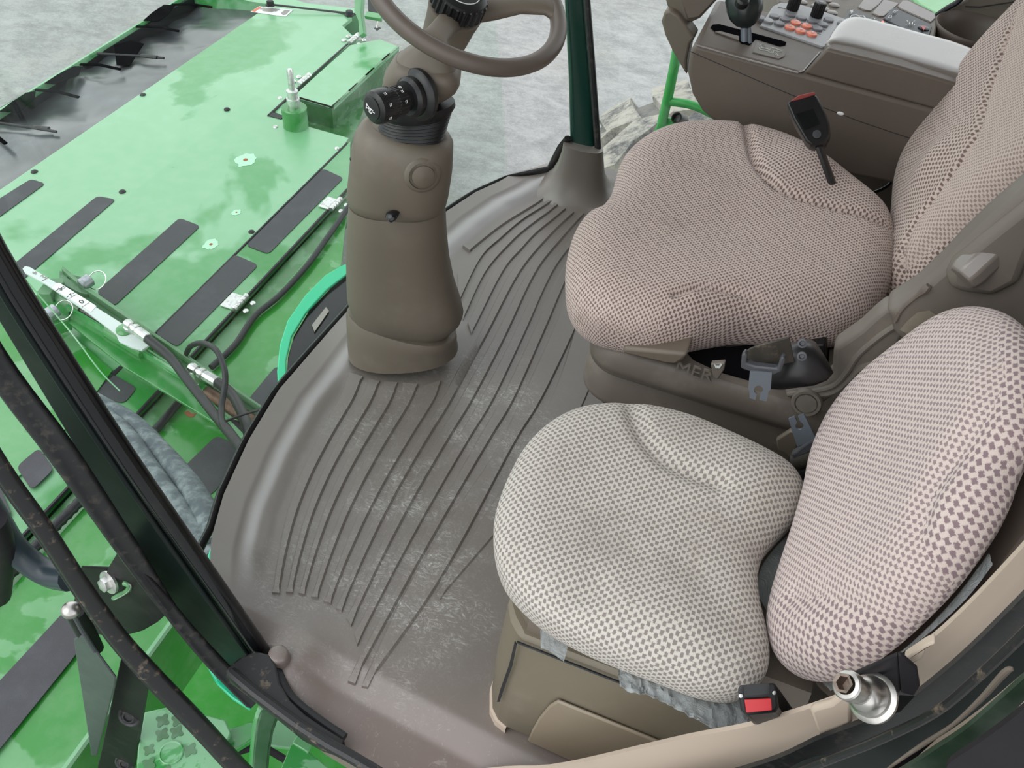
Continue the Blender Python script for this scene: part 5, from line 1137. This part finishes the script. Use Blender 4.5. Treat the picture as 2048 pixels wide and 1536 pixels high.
m = MB(); m.prism([onB(x, y, .045) for x, y in ((1620, 1365), (1660, 1400), (1760, 1372), (1880, 1292), (1975, 1190), (2040, 1100), (2090, 1040), (2160, 900), (2150, 740), (2040, 640), (1960, 640), (1800, 760), (1700, 900), (1640, 1100))], -NB * .03); m.build('back_shell', M['console'], ps, 35, .012, 3)
def sheet(name, A, B, ref, mat, parent, amp=.003, label=None):
    A, B = smooth2(A, 6), smooth2(B, 6); n = min(len(A), len(B)); rg = []
    rr_ = random.Random(len(A))
    for i in range(n):
        a, b = ref(*A[i]), ref(*B[i]); r = []
        for k in range(7):
            p = a.lerp(b, k / 6) + Vector((0, 0, 1)) * amp * (rr_.random() - .5) * 2 * (0 if k == 0 else 1); r.append(p)
        rg.append(r)
    rg2 = [r + [p - Vector((0, 0, .0015)) for p in r[::-1]] for r in rg]
    m = MB(); m.rings(rg2, True, True); return props(m.build(name, mat, parent, 60), label)
sheet('torn_liner', [(1236, 1338), (1270, 1346), (1300, 1355), (1340, 1366), (1380, 1378), (1420, 1390), (1460, 1396), (1505, 1392)], [(1240, 1372), (1275, 1388), (1300, 1392), (1345, 1412), (1380, 1432), (1425, 1452), (1458, 1478), (1490, 1470)], lambda x, y: pz(x, y, .375), M['liner'], ps, .004, 'crumpled clear plastic liner')
sheet('torn_liner', [(1430, 1395), (1470, 1402), (1515, 1395), (1530, 1380)], [(1400, 1440), (1455, 1474), (1480, 1462), (1508, 1430)], lambda x, y: pz(x, y, .372), M['liner'], ps, .004)
sheet('torn_liner', [(1080, 1240), (1100, 1258), (1140, 1278)], [(1082, 1296), (1100, 1302), (1128, 1322)], lambda x, y: pz(x, y, .382), M['liner'], ps, .001)
sheet('torn_liner', [(1510, 1180), (1525, 1130), (1560, 1085), (1590, 1060)], [(1545, 1240), (1553, 1160), (1570, 1110), (1600, 1070)], lambda x, y: pz(x, y, .385), M['liner'], ps, .001)
sheet('torn_liner', [(1640, 1360), (1740, 1340), (1840, 1280), (1930, 1200), (1985, 1130)], [(1662, 1380), (1740, 1346), (1822, 1286), (1908, 1198), (1978, 1105)], lambda x, y: onB(x, y, .022), M['liner'], ps, .001)
m = MB(); m.prism([pz(x, y, .40) for x, y in ((1040, 1170), (1110, 1230), (1250, 1310), (1400, 1360), (1490, 1370), (1500, 1250), (1500, 1110), (1570, 1010), (1400, 880), (1200, 850), (1080, 930))], (0, 0, -.022)); m.build('seat_pan', M['blackmetal'], ps, 30)
for k, (x, y) in enumerate(((1560, 1130), (1565, 1200), (1550, 1270))):
    m = MB(); m.tube([pz(x - 40, y - 30, .30), pz(x, y, .31), pz(x + 60, y + 20, .29)], .012, 8, sm=3); m.build('seat_cable', M['rubber'], ps)
m = MB(); m.tube([pz(x, y, .34) for x, y in ((1600, 1040), (1580, 1062), (1578, 1085), (1590, 1100))], .008, 8, sm=4); m.build('release_lever', M['blackgloss'], ps)
# box under the passenger seat
bxm = thing('storage_box', Vector((.05, .75, 0)), 'taupe moulded storage box carrying the passenger seat beside the door sill', 'storage box')
def rpoly(z, g=0, xf=-.150):
    return [Vector(p + (z,)) for p in ((.27, .57 + g), (-.105, .57 + g), (-.122 + g, .576 + g), (-.137 + g, .59 + g), (xf + g, .62), (xf - .004 + g, .72), (xf + g, .86), (xf + .02 + g, .93), (.27, .93))]
m = MB(); m.rings([rpoly(0, .012), rpoly(.02, .0), rpoly(.16, 0), rpoly(.305, .006), rpoly(.312, .012)]); bb = m.build('body', M['box'], bxm, 35)
m = MB(); m.rings([rpoly(.312, .018), rpoly(.345, .022), rpoly(.375, .045)]); m.build('lid', M['trim'], bxm, 35)
m = MB(); m.prism([pY(x, y, .568) for x, y in ((1033, 1290), (1029, 1284), (1018, 1330), (1000, 1380), (994, 1404), (999, 1404), (1010, 1372), (1024, 1334))], (0, .002, 0)); m.build('door_gap', M['rubber'], bxm, 0)
m = MB(); m.tube([pY(x, y, .569) for x, y in ((1034, 1284), (1130, 1322), (1237, 1364), (1380, 1418))], .0022, 6); m.build('lid_seam', M['rubber'], bxm)
m = MB(); m.prism([pY(x, y, .569) for x, y in ((1117, 1396), (1100, 1406), (1080, 1430), (1066, 1455), (1057, 1476), (1170, 1528), (1300, 1580), (1480, 1600), (1500, 1552), (1334, 1484))], (0, -.006, 0)); m.build('side_inset', plastic('light_box_panel', rgb(138, 126, 108), .5, .1, .1), bxm, 35, .003)
m = MB(); kq = [rpoly(z, g)[1:7] for z, g in ((.0, .004), (.0, -.003), (.018, -.003), (.020, .004))]; m.rings(kq, False, False); m.build('kick_strip', M['beige'], bxm, 35)
# passenger buckle
pb = thing('seat_belt_buckle', pz(1520, 1400, .45), 'black buckle with bright red release button at the corner of the pale passenger cushion', 'buckle', 'belt buckles')
Pt = pz(1515, 1396, .53); ext = pz(1556, 1446, .40) - Pt
m = MB(); m.prism([pd(x, y, Pt) for x, y in ((1474, 1376), (1480, 1369), (1546, 1364), (1553, 1368), (1557, 1414), (1550, 1424), (1492, 1430), (1480, 1420))], ext); b_ = m.build('body', M['black'], pb, 30, .003)
Pf = Pt - FWD * .0008
m = MB(); m.prism([pd(x, y, Pf) for x, y in ((1488, 1398), (1541, 1395), (1543, 1419), (1492, 1424))], FWD * .003 - FWD * .006); m.build('release_button', M['red'], pb, 30, .001)
m = MB(); m.prism([pd(x, y, Pf) for x, y in ((1486, 1371), (1538, 1366), (1540, 1387), (1487, 1391))], -FWD * .001); m.build('slot', M['blackgloss'], b_, 0)
for x, y in ((1481, 1391), (1548, 1385)):
    m = MB(); m.lathe(pd(x, y, Pf), -FWD, [(.0022, 0), (.0022, .0012), (.001, .0014)], 12); m.build('rivet', M['zinc'], b_)
m = MB(); m.prism([pd(x, y, Pt + FWD * .06) for x, y in ((1533, 1436), (1562, 1434), (1580, 1445), (1548, 1450))], FWD * .003); m.build('second_button', M['red'], b_, 0)
# dark clutter behind the seats
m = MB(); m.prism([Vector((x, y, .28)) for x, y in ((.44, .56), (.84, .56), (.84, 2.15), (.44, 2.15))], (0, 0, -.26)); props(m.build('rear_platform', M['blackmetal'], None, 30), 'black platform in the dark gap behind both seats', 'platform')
# hinge pin and bracket on the rear door post
pn = thing('door_striker', pY(1760, 1370, .44), 'shiny zinc hex socket striker pin on a black bracket at the rear door post', 'striker pin')
yc = .445
Bp = pY(1742, 1394, yc - .02); Ap = pd(1686, 1366, Bp - FWD * .028); ax = (Ap - Bp); L_ = ax.length; kk = mpp(Bp)
m = MB(); m.lathe(Bp - ax.normalized() * .005, ax, [(.012, 0), (.0215, 0), (.0215, .003), (.020, .004), (.0175, .005), (.0175, .010), (.016, .012), (.0145, .016), (.0148, .020), (.0125, .024), (.0108, .026), (.0108, L_ * .52), (.0102, L_ * .54), (.0102, L_ * .6), (.0108, L_ * .62), (.0108, L_ * .78), (.0126, L_ * .81), (.0126, L_ * .97), (.0115, L_), (.0085, L_ + .001)], 40, False); pin = m.build('pin', M['gold_zinc'], pn, 35)
m = MB(); m.lathe(Bp + ax.normalized() * (L_ - .012), ax, [(0, 0), (.0062, .0005), (.0062, .012)], 6, False); m.lathe(Bp + ax.normalized() * (L_ - .012), ax, [(.0062, .012), (.0088, .0128)], 6, False); m.build('hex_socket', metal('socket_steel', (.3, .24, .2, 1), .5), pin, 0)
m = MB(); m.prism([pY(x, y, yc) for x, y in ((1700, 1352), (1795, 1310), (1801, 1384), (1742, 1424), (1704, 1400))], (0, .004, 0)); m.prism([pY(x, y, yc) for x, y in ((1795, 1310), (1803, 1311), (1834, 1338), (1840, 1374), (1828, 1393), (1801, 1386))], (0, .004, 0)); m.build('bracket', M['blackmetal'], pn, 30, .0015)
m = MB(); m.prism([pY(x, y, yc + .01) for x, y in ((1740, 1424), (1800, 1390), (1830, 1392), (1800, 1424), (1760, 1434))], (0, .004, 0)); m.build('bracket_shadow_plate', M['black'], pn, 0)
m = MB(); m.prism([pY(x, y, yc + .02) for x, y in ((1808, 1320), (1830, 1305), (1850, 1292), (1868, 1284), (1872, 1290), (1858, 1296), (1850, 1306), (1846, 1318), (1820, 1332))], (0, .01, 0)); m.build('hook', M['beige'], pn, 30, .002)
m = MB(); m.prism([pY(x, y, .48) for x, y in ((1620, 1424), (1628, 1418), (1660, 1410), (1682, 1392), (1702, 1380), (1704, 1448), (1640, 1476), (1632, 1458))], (0, .01, 0)); struct(m.build('trim_20', M['beige'], None, 30, .004), 'beige tab rising from the door sill trim beside the pin')
# ================================================================== ARMREST CONSOLE
YS = 1.85; ZD = .62
cn = thing('control_console', pY(1600, 350, 1.9), 'long taupe armrest console with lever and keypad right of the driver seat', 'console')
m = MB(); side = [(1388, 88), (1606, 147), (1990, 251), (2010, 300), (1960, 420), (1800, 372), (1700, 352), (1560, 305), (1450, 262), (1404, 224), (1384, 190), (1374, 145), (1378, 108)]
m.prism([pY(x, y, YS) for x, y in side], (0, .27, 0)); m.build('body', M['console'], cn, 35, .010, 4)
m = MB(); A_ = [pY(x, y, YS) for x, y in ((1606, 147), (1653, 97), (1800, 134), (1960, 182), (1990, 252))]
o_ = Vector((.004, .16, 0)); m.rings([[p + Vector((0, .001, 0)) for p in A_], [p + o_ + (Vector((.035, 0, 0)) if i < 2 else Vector((0, 0, 0))) for i, p in enumerate(A_)]]); m.build('armrest_base', M['console'], cn, 35, .006, 3)
m = MB(); m.tube([pY(x, y, YS - .0005) for x, y in ((1378, 102), (1480, 146), (1602, 198), (1720, 243), (1860, 290))], .0007, 6); m.build('seam', M['rubber'], cn)
m = MB(); q = pY(1681, 227, YS); m.ball(q, .006, 8, (1.3, .4, .7)); m.build('clip', M['white'], cn)
dz = lambda x, y, z=ZD: pz(x, y, z)
P = [pY(1388, 88, YS), pY(1606, 147, YS)]; ZD = (P[0].z + P[1].z) / 2 + .001
NDK = Vector((-(P[1].z - P[0].z) / (P[1].x - P[0].x), 0, 1)).normalized(); DDK = NDK.dot(P[0])
dk = lambda x, y, o=0.0: at(x, y, NDK, DDK + o)
def dp(name, px, o, th, mat, parent=cn, bevel=0, sm=30, label=None):
    m = MB(); m.prism([dk(x, y, o) for x, y in px], -NDK * th); return props(m.build(name, mat, parent, sm, bevel), label)
kp = dp('keypad_panel', [(1520, 51), (1532, 34), (1546, 12), (1562, 4), (1600, 8), (1640, 20), (1704, 42), (1680, 62), (1656, 92), (1646, 94)], .004, .006, M['grey_panel'], bevel=.002)
dp('slot', [(1421, 54), (1426, 49), (1438, 48), (1560, 80), (1573, 84), (1571, 90), (1560, 92), (1512, 77), (1505, 84), (1499, 90), (1482, 86), (1478, 80), (1430, 63)], .0015, .002, M['flapgap'])
dp('slot_step', [(1440, 62), (1478, 72), (1478, 80), (1430, 63)], .003, .002, M['console'])
ic = dp('shift_plate', [(1514, 84), (1560, 96), (1571, 104), (1569, 112), (1558, 117), (1506, 104)], .0022, .002, M['seat_side'])
def lines(name, segs, ref, w, mat, parent):
    m = MB()
    for s_ in segs: m.tube([ref(*p) for p in s_], w, 6)
    return m.build(name, mat, parent)
lines('shift_symbol', [[(1518, 95), (1522, 94), (1540, 99), (1542, 94), (1546, 95), (1563, 101), (1564, 104), (1548, 101), (1546, 106), (1540, 105), (1537, 102), (1519, 98), (1518, 95)], [(1521, 90), (1526, 88), (1531, 92), (1524, 93), (1521, 90)], [(1549, 108), (1558, 112), (1552, 106)]], lambda x, y: dk(x, y, .003), .0005, M['ruler'], ic)
Z = lambda x, y: (1300 + .1953 * x, .1953 * y)
btn = [((1210, 224), 'grey_panel'), ((1322, 252), 'greybtn'), ((1430, 292), 'orange'), ((1540, 327), 'orange'), ((1654, 359), 'orange'), ((1271, 177), 'greybtn'), ((1380, 207), 'greybtn'), ((1490, 243), 'orange'), ((1602, 277), 'orange'), ((1713, 304), 'greybtn'), ((1437, 160), 'greybtn'), ((1550, 192), 'greybtn'), ((1660, 225), 'greybtn'), ((1770, 262), 'greybtn'), ((1826, 213), 'greybtn'), ((1965, 252), 'greybtn'), ((1130, 196), 'greybtn')]
for (x, y), c_ in btn:
    q = dk(*Z(x, y), .004); m = MB(); m.lathe(q, NDK, [(.0118, 0), (.0118, .0035), (.0105, .005), (0, .0055)], 24); b_ = m.build('button', M[c_], cn, 40)
    if c_ == 'orange':
        m = MB(); m.tube([q + NDK * .0068 + Vector((-.003, -.002, 0)), q + NDK * .0068 + Vector((.003, 0, 0)), q + NDK * .0068 + Vector((-.001, .004, 0))], .0007, 5); m.build('button_symbol', M['white'], b_)
lines('panel_lines', [[Z(1330, 160), Z(1480, 215), Z(1640, 262), Z(1800, 310)], [Z(1160, 178), Z(1320, 218), Z(1480, 262), Z(1750, 352)], [Z(1310, 72), Z(1480, 108)], [Z(1140, 205), Z(1180, 180)]], lambda x, y: dk(x, y, .0045), .0006, M['greyprint'], kp)
for x, y in ((1584, 19), (1632, 33)):
    q = dk(x, y, .004); m = knurl(q, NDK, .0142, .032, 18, .0014); m.lathe(q + NDK * .032, NDK, [(.013, 0), (.012, .002), (.007, .0022), (0, .002)], 24); k_ = m.build('rotary_knob', M['black'], cn, 30)
    m = MB(); m.lathe(q + NDK * .0345, NDK, [(.0065, 0), (.006, .0006), (0, .0007)], 20); m.build('knob_cap', M['greybtn'], k_)
dp('chrome_tab', [(1640, 111), (1655, 96), (1661, 98), (1648, 114)], .006, .008, M['zinc'], bevel=.001)
lines('deck_rim', [[(1392, 90), (1500, 121), (1596, 146), (1606, 143), (1640, 104)]], lambda x, y: dk(x, y, .001), .0022, M['trim_gloss'], cn)
# armrest pad
pillow('armrest_pad', [(1654, 92), (1656, 80), (1668, 60), (1684, 44), (1702, 39), (1730, 42), (1780, 55), (1840, 72), (1900, 88), (1960, 112), (2020, 150), (2010, 190), (1960, 176), (1900, 158), (1830, 138), (1760, 118), (1700, 102)],
       NDK, DDK + .055, .014, .035, .03, M['padgloss'], cn, N=160, K=30, under_in=.25)
# multi-function lever
lv = thing('drive_lever', dk(1490, 82), 'black egg-shaped drive lever on a steel stem in the console slot', 'lever')
ly = lambda x, y: pY(x, y, 1.9)
q = dk(1489, 84); m = MB(); m.tube([q - NDK * .0, pd(1489, 42, q + (CAM - q).normalized() * .02)], .0085, 14); m.tube([q + Vector((.012, 0, 0)), pd(1493, 42, q + (CAM - q).normalized() * .02) + Vector((.004, 0, 0))], .005, 10); m.build('stem', M['tongue'], lv)
m = MB(); loft(m, [((1482, 53), (1500, 54), 1), ((1470, 46), (1510, 48), 1), ((1460, 34), (1519, 36), 1), ((1454, 18), (1525, 20), 1), ((1451, 0), (1525, 2), 1), ((1456, -16), (1520, -16), .95), ((1470, -26), (1508, -26), .8)], lambda x, y: pd(x, y, q + (CAM - q).normalized() * .03), seg=32, p=2.1); gp_ = m.build('grip', plastic('dark_lever', rgb(30, 38, 38), .3, .1, .05), lv, 60)
m = MB(); g2 = pd(1485, 2, q + (CAM - q).normalized() * .075); m.lathe(g2, (-FWD + Vector((0, 0, .6))), [(.014, -.01), (.014, .004), (.010, .008), (0, .009)], 20); m.build('thumb_button', M['black'], gp_)
# display arm
da = thing('display_arm', pY(1350, 120, 1.96), 'taupe folded arm with display housing at the front of the console', 'display arm')
m = MB(); m.prism([pY(x, y, 1.97) for x, y in ((1322, 44), (1328, 24), (1340, 20), (1356, 30), (1390, 76), (1380, 88), (1373, 122), (1373, 152), (1345, 104), (1330, 72))], (0, .05, 0)); m.build('arm', M['trim'], da, 35, .006, 3)
m = MB(); m.prism([pY(x, y, 1.99) for x, y in ((1326, -60), (1330, 0), (1334, 14), (1346, 24), (1368, 44), (1382, 46), (1399, 38), (1438, -4), (1470, -60))], (0, .06, 0)); m.build('display_housing', M['trim'], da, 35, .008, 3)
m = MB(); m.prism([pY(x, y, 1.983) for x, y in ((1360, -60), (1362, 0), (1374, 40), (1398, 36), (1436, -4), (1465, -60))], (0, .01, 0)); m.build('housing_cover', M['console'], da, 35, .004)
# side console with switches
sdc = thing('side_console', pz(1750, 40, .60), 'taupe switch panel under the right window behind the armrest pad', 'side console')
ZC2 = .60
s2 = lambda x, y, o=0.0: pz(x, y, ZC2 + o)
def sp2(name, px, o, th, mat, parent=sdc, bevel=0, sm=35):
    m = MB(); m.prism([s2(x, y, o) for x, y in px], (0, 0, -th)); return m.build(name, mat, parent, sm, bevel)
body = sp2('body', [(1540, -60), (1556, 4), (1600, 12), (1700, 46), (1800, 80), (1850, 100), (1862, 92), (1872, 70), (1877, 36), (1868, 22), (1828, 2), (1800, -12), (1740, -60)], 0, .12, M['trim'], bevel=.006)
sp2('cover_pad', [(1716, 13), (1738, -14), (1766, -4), (1760, 6), (1742, 21), (1730, 20)], .003, .006, M['trim_gloss'], bevel=.002)
sp2('cover_pad', [(1744, 25), (1768, -2), (1798, 6), (1768, 32), (1758, 32)], .003, .006, M['trim_gloss'], bevel=.002)
sp2('cover_pad', [(1796, 11), (1806, 0), (1815, 0), (1870, 27), (1871, 36), (1862, 44), (1800, 16)], .003, .006, M['trim_gloss'], bevel=.002)
fp = sp2('heater_panel', [(1680, 42), (1698, 18), (1706, 16), (1770, 42), (1850, 72), (1862, 92), (1840, 98), (1700, 50)], .003, .006, M['slate'] if False else M['black'], bevel=.002)
wp = sp2('switch_panel', [(1767, 36), (1782, 18), (1790, 15), (1858, 46), (1864, 54), (1858, 76), (1848, 76), (1800, 54)], .004, .006, plastic('blue_black_panel', rgb(38, 44, 50), .4, .1, .05), bevel=.002)
L2 = lambda x, y: s2(x, y, .0075)
lines('heater_symbol', [[(1701, 21), (1706, 25)], [(1706, 20), (1702, 26)], [(1708, 24), (1700, 23)]], L2, .0009, M['white'], fp)
lines('heater_dial', [[(1699, 37), (1703, 31), (1712, 30), (1722, 33)], [(1715, 37), (1720, 32), (1726, 31), (1731, 36)], [(1742, 37), (1748, 36), (1750, 39)]], L2, .0011, M['white'], fp)
m = MB(); m.ball(s2(1765, 44, .008), .0028, 8); m.build('indicator_light', M['led'], fp)
lines('lamp_symbol', [[(1777, 36), (1779, 31), (1783, 31), (1783, 35), (1777, 36)], [(1786, 24), (1790, 21), (1792, 24), (1788, 26), (1786, 24)], [(1790, 22), (1796, 22)]], L2, .0009, M['white'], wp)
lines('beacon_symbol', [[(1818, 49), (1820, 43), (1825, 44), (1825, 49), (1818, 48)], [(1815, 48), (1812, 49)], [(1827, 43), (1830, 42)], [(1816, 43), (1814, 41)], [(1828, 48), (1830, 50)]], L2, .0009, M['white'], wp)
m = MB(); m.lathe(s2(1847, 57, .004), (0, 0, 1), [(.0135, 0), (.0135, .002), (.012, .003), (0, .003)], 24); hzb = m.build('hazard_switch', M['black'], sdc)
m = MB(); m.prism([s2(x, y, .0075) for x, y in ((1842, 53), (1853, 54), (1847, 61))], (0, 0, .0008)); m.build('hazard_triangle', M['red'], hzb, 0)
for x, y in ((1604, 6), (1622, -6), (1640, -10), (1632, 14), (1652, 2), (1668, 12), (1664, 27), (1648, 20), (1690, -8)):
    m = MB(); m.lathe(s2(x, y), (0, 0, 1), [(.0125, 0), (.0125, .003), (.0105, .0045), (0, .005)], 24); m.build('raised_dimple', M['trim_gloss'], sdc, 40)
ch = thing('cup_holder', s2(1948, 60), 'deep round taupe cup holder beside the driver backrest', 'cup holder')
c_ = s2(1950, 56, .0); m = MB(); m.lathe(c_ - Vector((0, 0, .16)), (0, 0, 1), [(.0, 0), (.062, .0), (.078, .14), (.088, .158), (.092, .160), (.090, .150), (.066, .02), (.062, -.004), (0, -.004)][::-1][::-1] if False else [(.066, -.004), (.092, .150), (.094, .158), (.090, .163), (.084, .158), (.076, .14), (.060, .004), (0, .004)], 56, False); m.build('cup', M['console'], ch, 60)
m = MB(); m.prism([pY(x, y, 2.42) for x, y in ((1876, 34), (1900, 16), (1932, 0), (1945, -40), (2200, -60), (2200, 300), (1990, 260), (1900, 120), (1880, 80))], (0, .02, 0)); struct(m.build('trim_21', plastic('light_taupe', rgb(126, 118, 108), .5, .1, .1), None, 35, .006), 'taupe rear corner trim behind the cup holder')
m = MB(); m.tube([pY(x, y, 2.41) for x, y in ((1930, 13), (1960, 14), (2000, 8), (2040, 2))], .0015, 6); struct(m.build('trim_22', M['rubber']), 'thin dark seam in the rear corner trim')
m = MB(); m.tube([pY(x, y, 2.41) for x, y in ((1872, 32), (1895, 16), (1920, 0), (1935, -30))], .007, 8, sm=3); struct(m.build('trim_23', M['rubber']), 'black window seal at the rear of the right window')
m = MB(); m.prism([pz(x, y, -.1) for x, y in ((1810, -30), (1835, 6), (1885, 34), (1960, 20), (1990, -80), (1850, -90))], (0, 0, -.05)); props(m.build('rear_fender', M['green_low'], None, 30, .01), 'green body panel seen through the right window behind the switches', 'fender')
# ================================================================== LIGHT
w = bpy.data.worlds.new('overcast'); sc.world = w; w.use_nodes = True; nt = w.node_tree
bg = nt.nodes['Background']; tc = nt.nodes.new('ShaderNodeTexCoord'); sp_ = nt.nodes.new('ShaderNodeSeparateXYZ')
nt.links.new(tc.outputs['Generated'], sp_.inputs[0])
rm = nt.nodes.new('ShaderNodeValToRGB'); rm.color_ramp.elements[0].position = .0; rm.color_ramp.elements[0].color = (1.25, 1.27, 1.28, 1)
rm.color_ramp.elements[1].position = 1.0; rm.color_ramp.elements[1].color = (.72, .76, .82, 1)
nt.links.new(sp_.outputs[2], rm.inputs[0]); nt.links.new(rm.outputs[0], bg.inputs[0]); bg.inputs[1].default_value = 1.4
sun = bpy.data.lights.new('sun', 'SUN'); sun.energy = 1.1; sun.angle = math.radians(50); sun.color = (1, .99, .97)
so = bpy.data.objects.new('sun', sun); COL.objects.link(so); so.rotation_euler = (math.radians(28), math.radians(-32), 0)
vs = sc.view_settings; vs.view_transform = 'Standard'; vs.look = 'None'; vs.exposure = 0.10; vs.gamma = 1.0; vs.use_curve_mapping = False
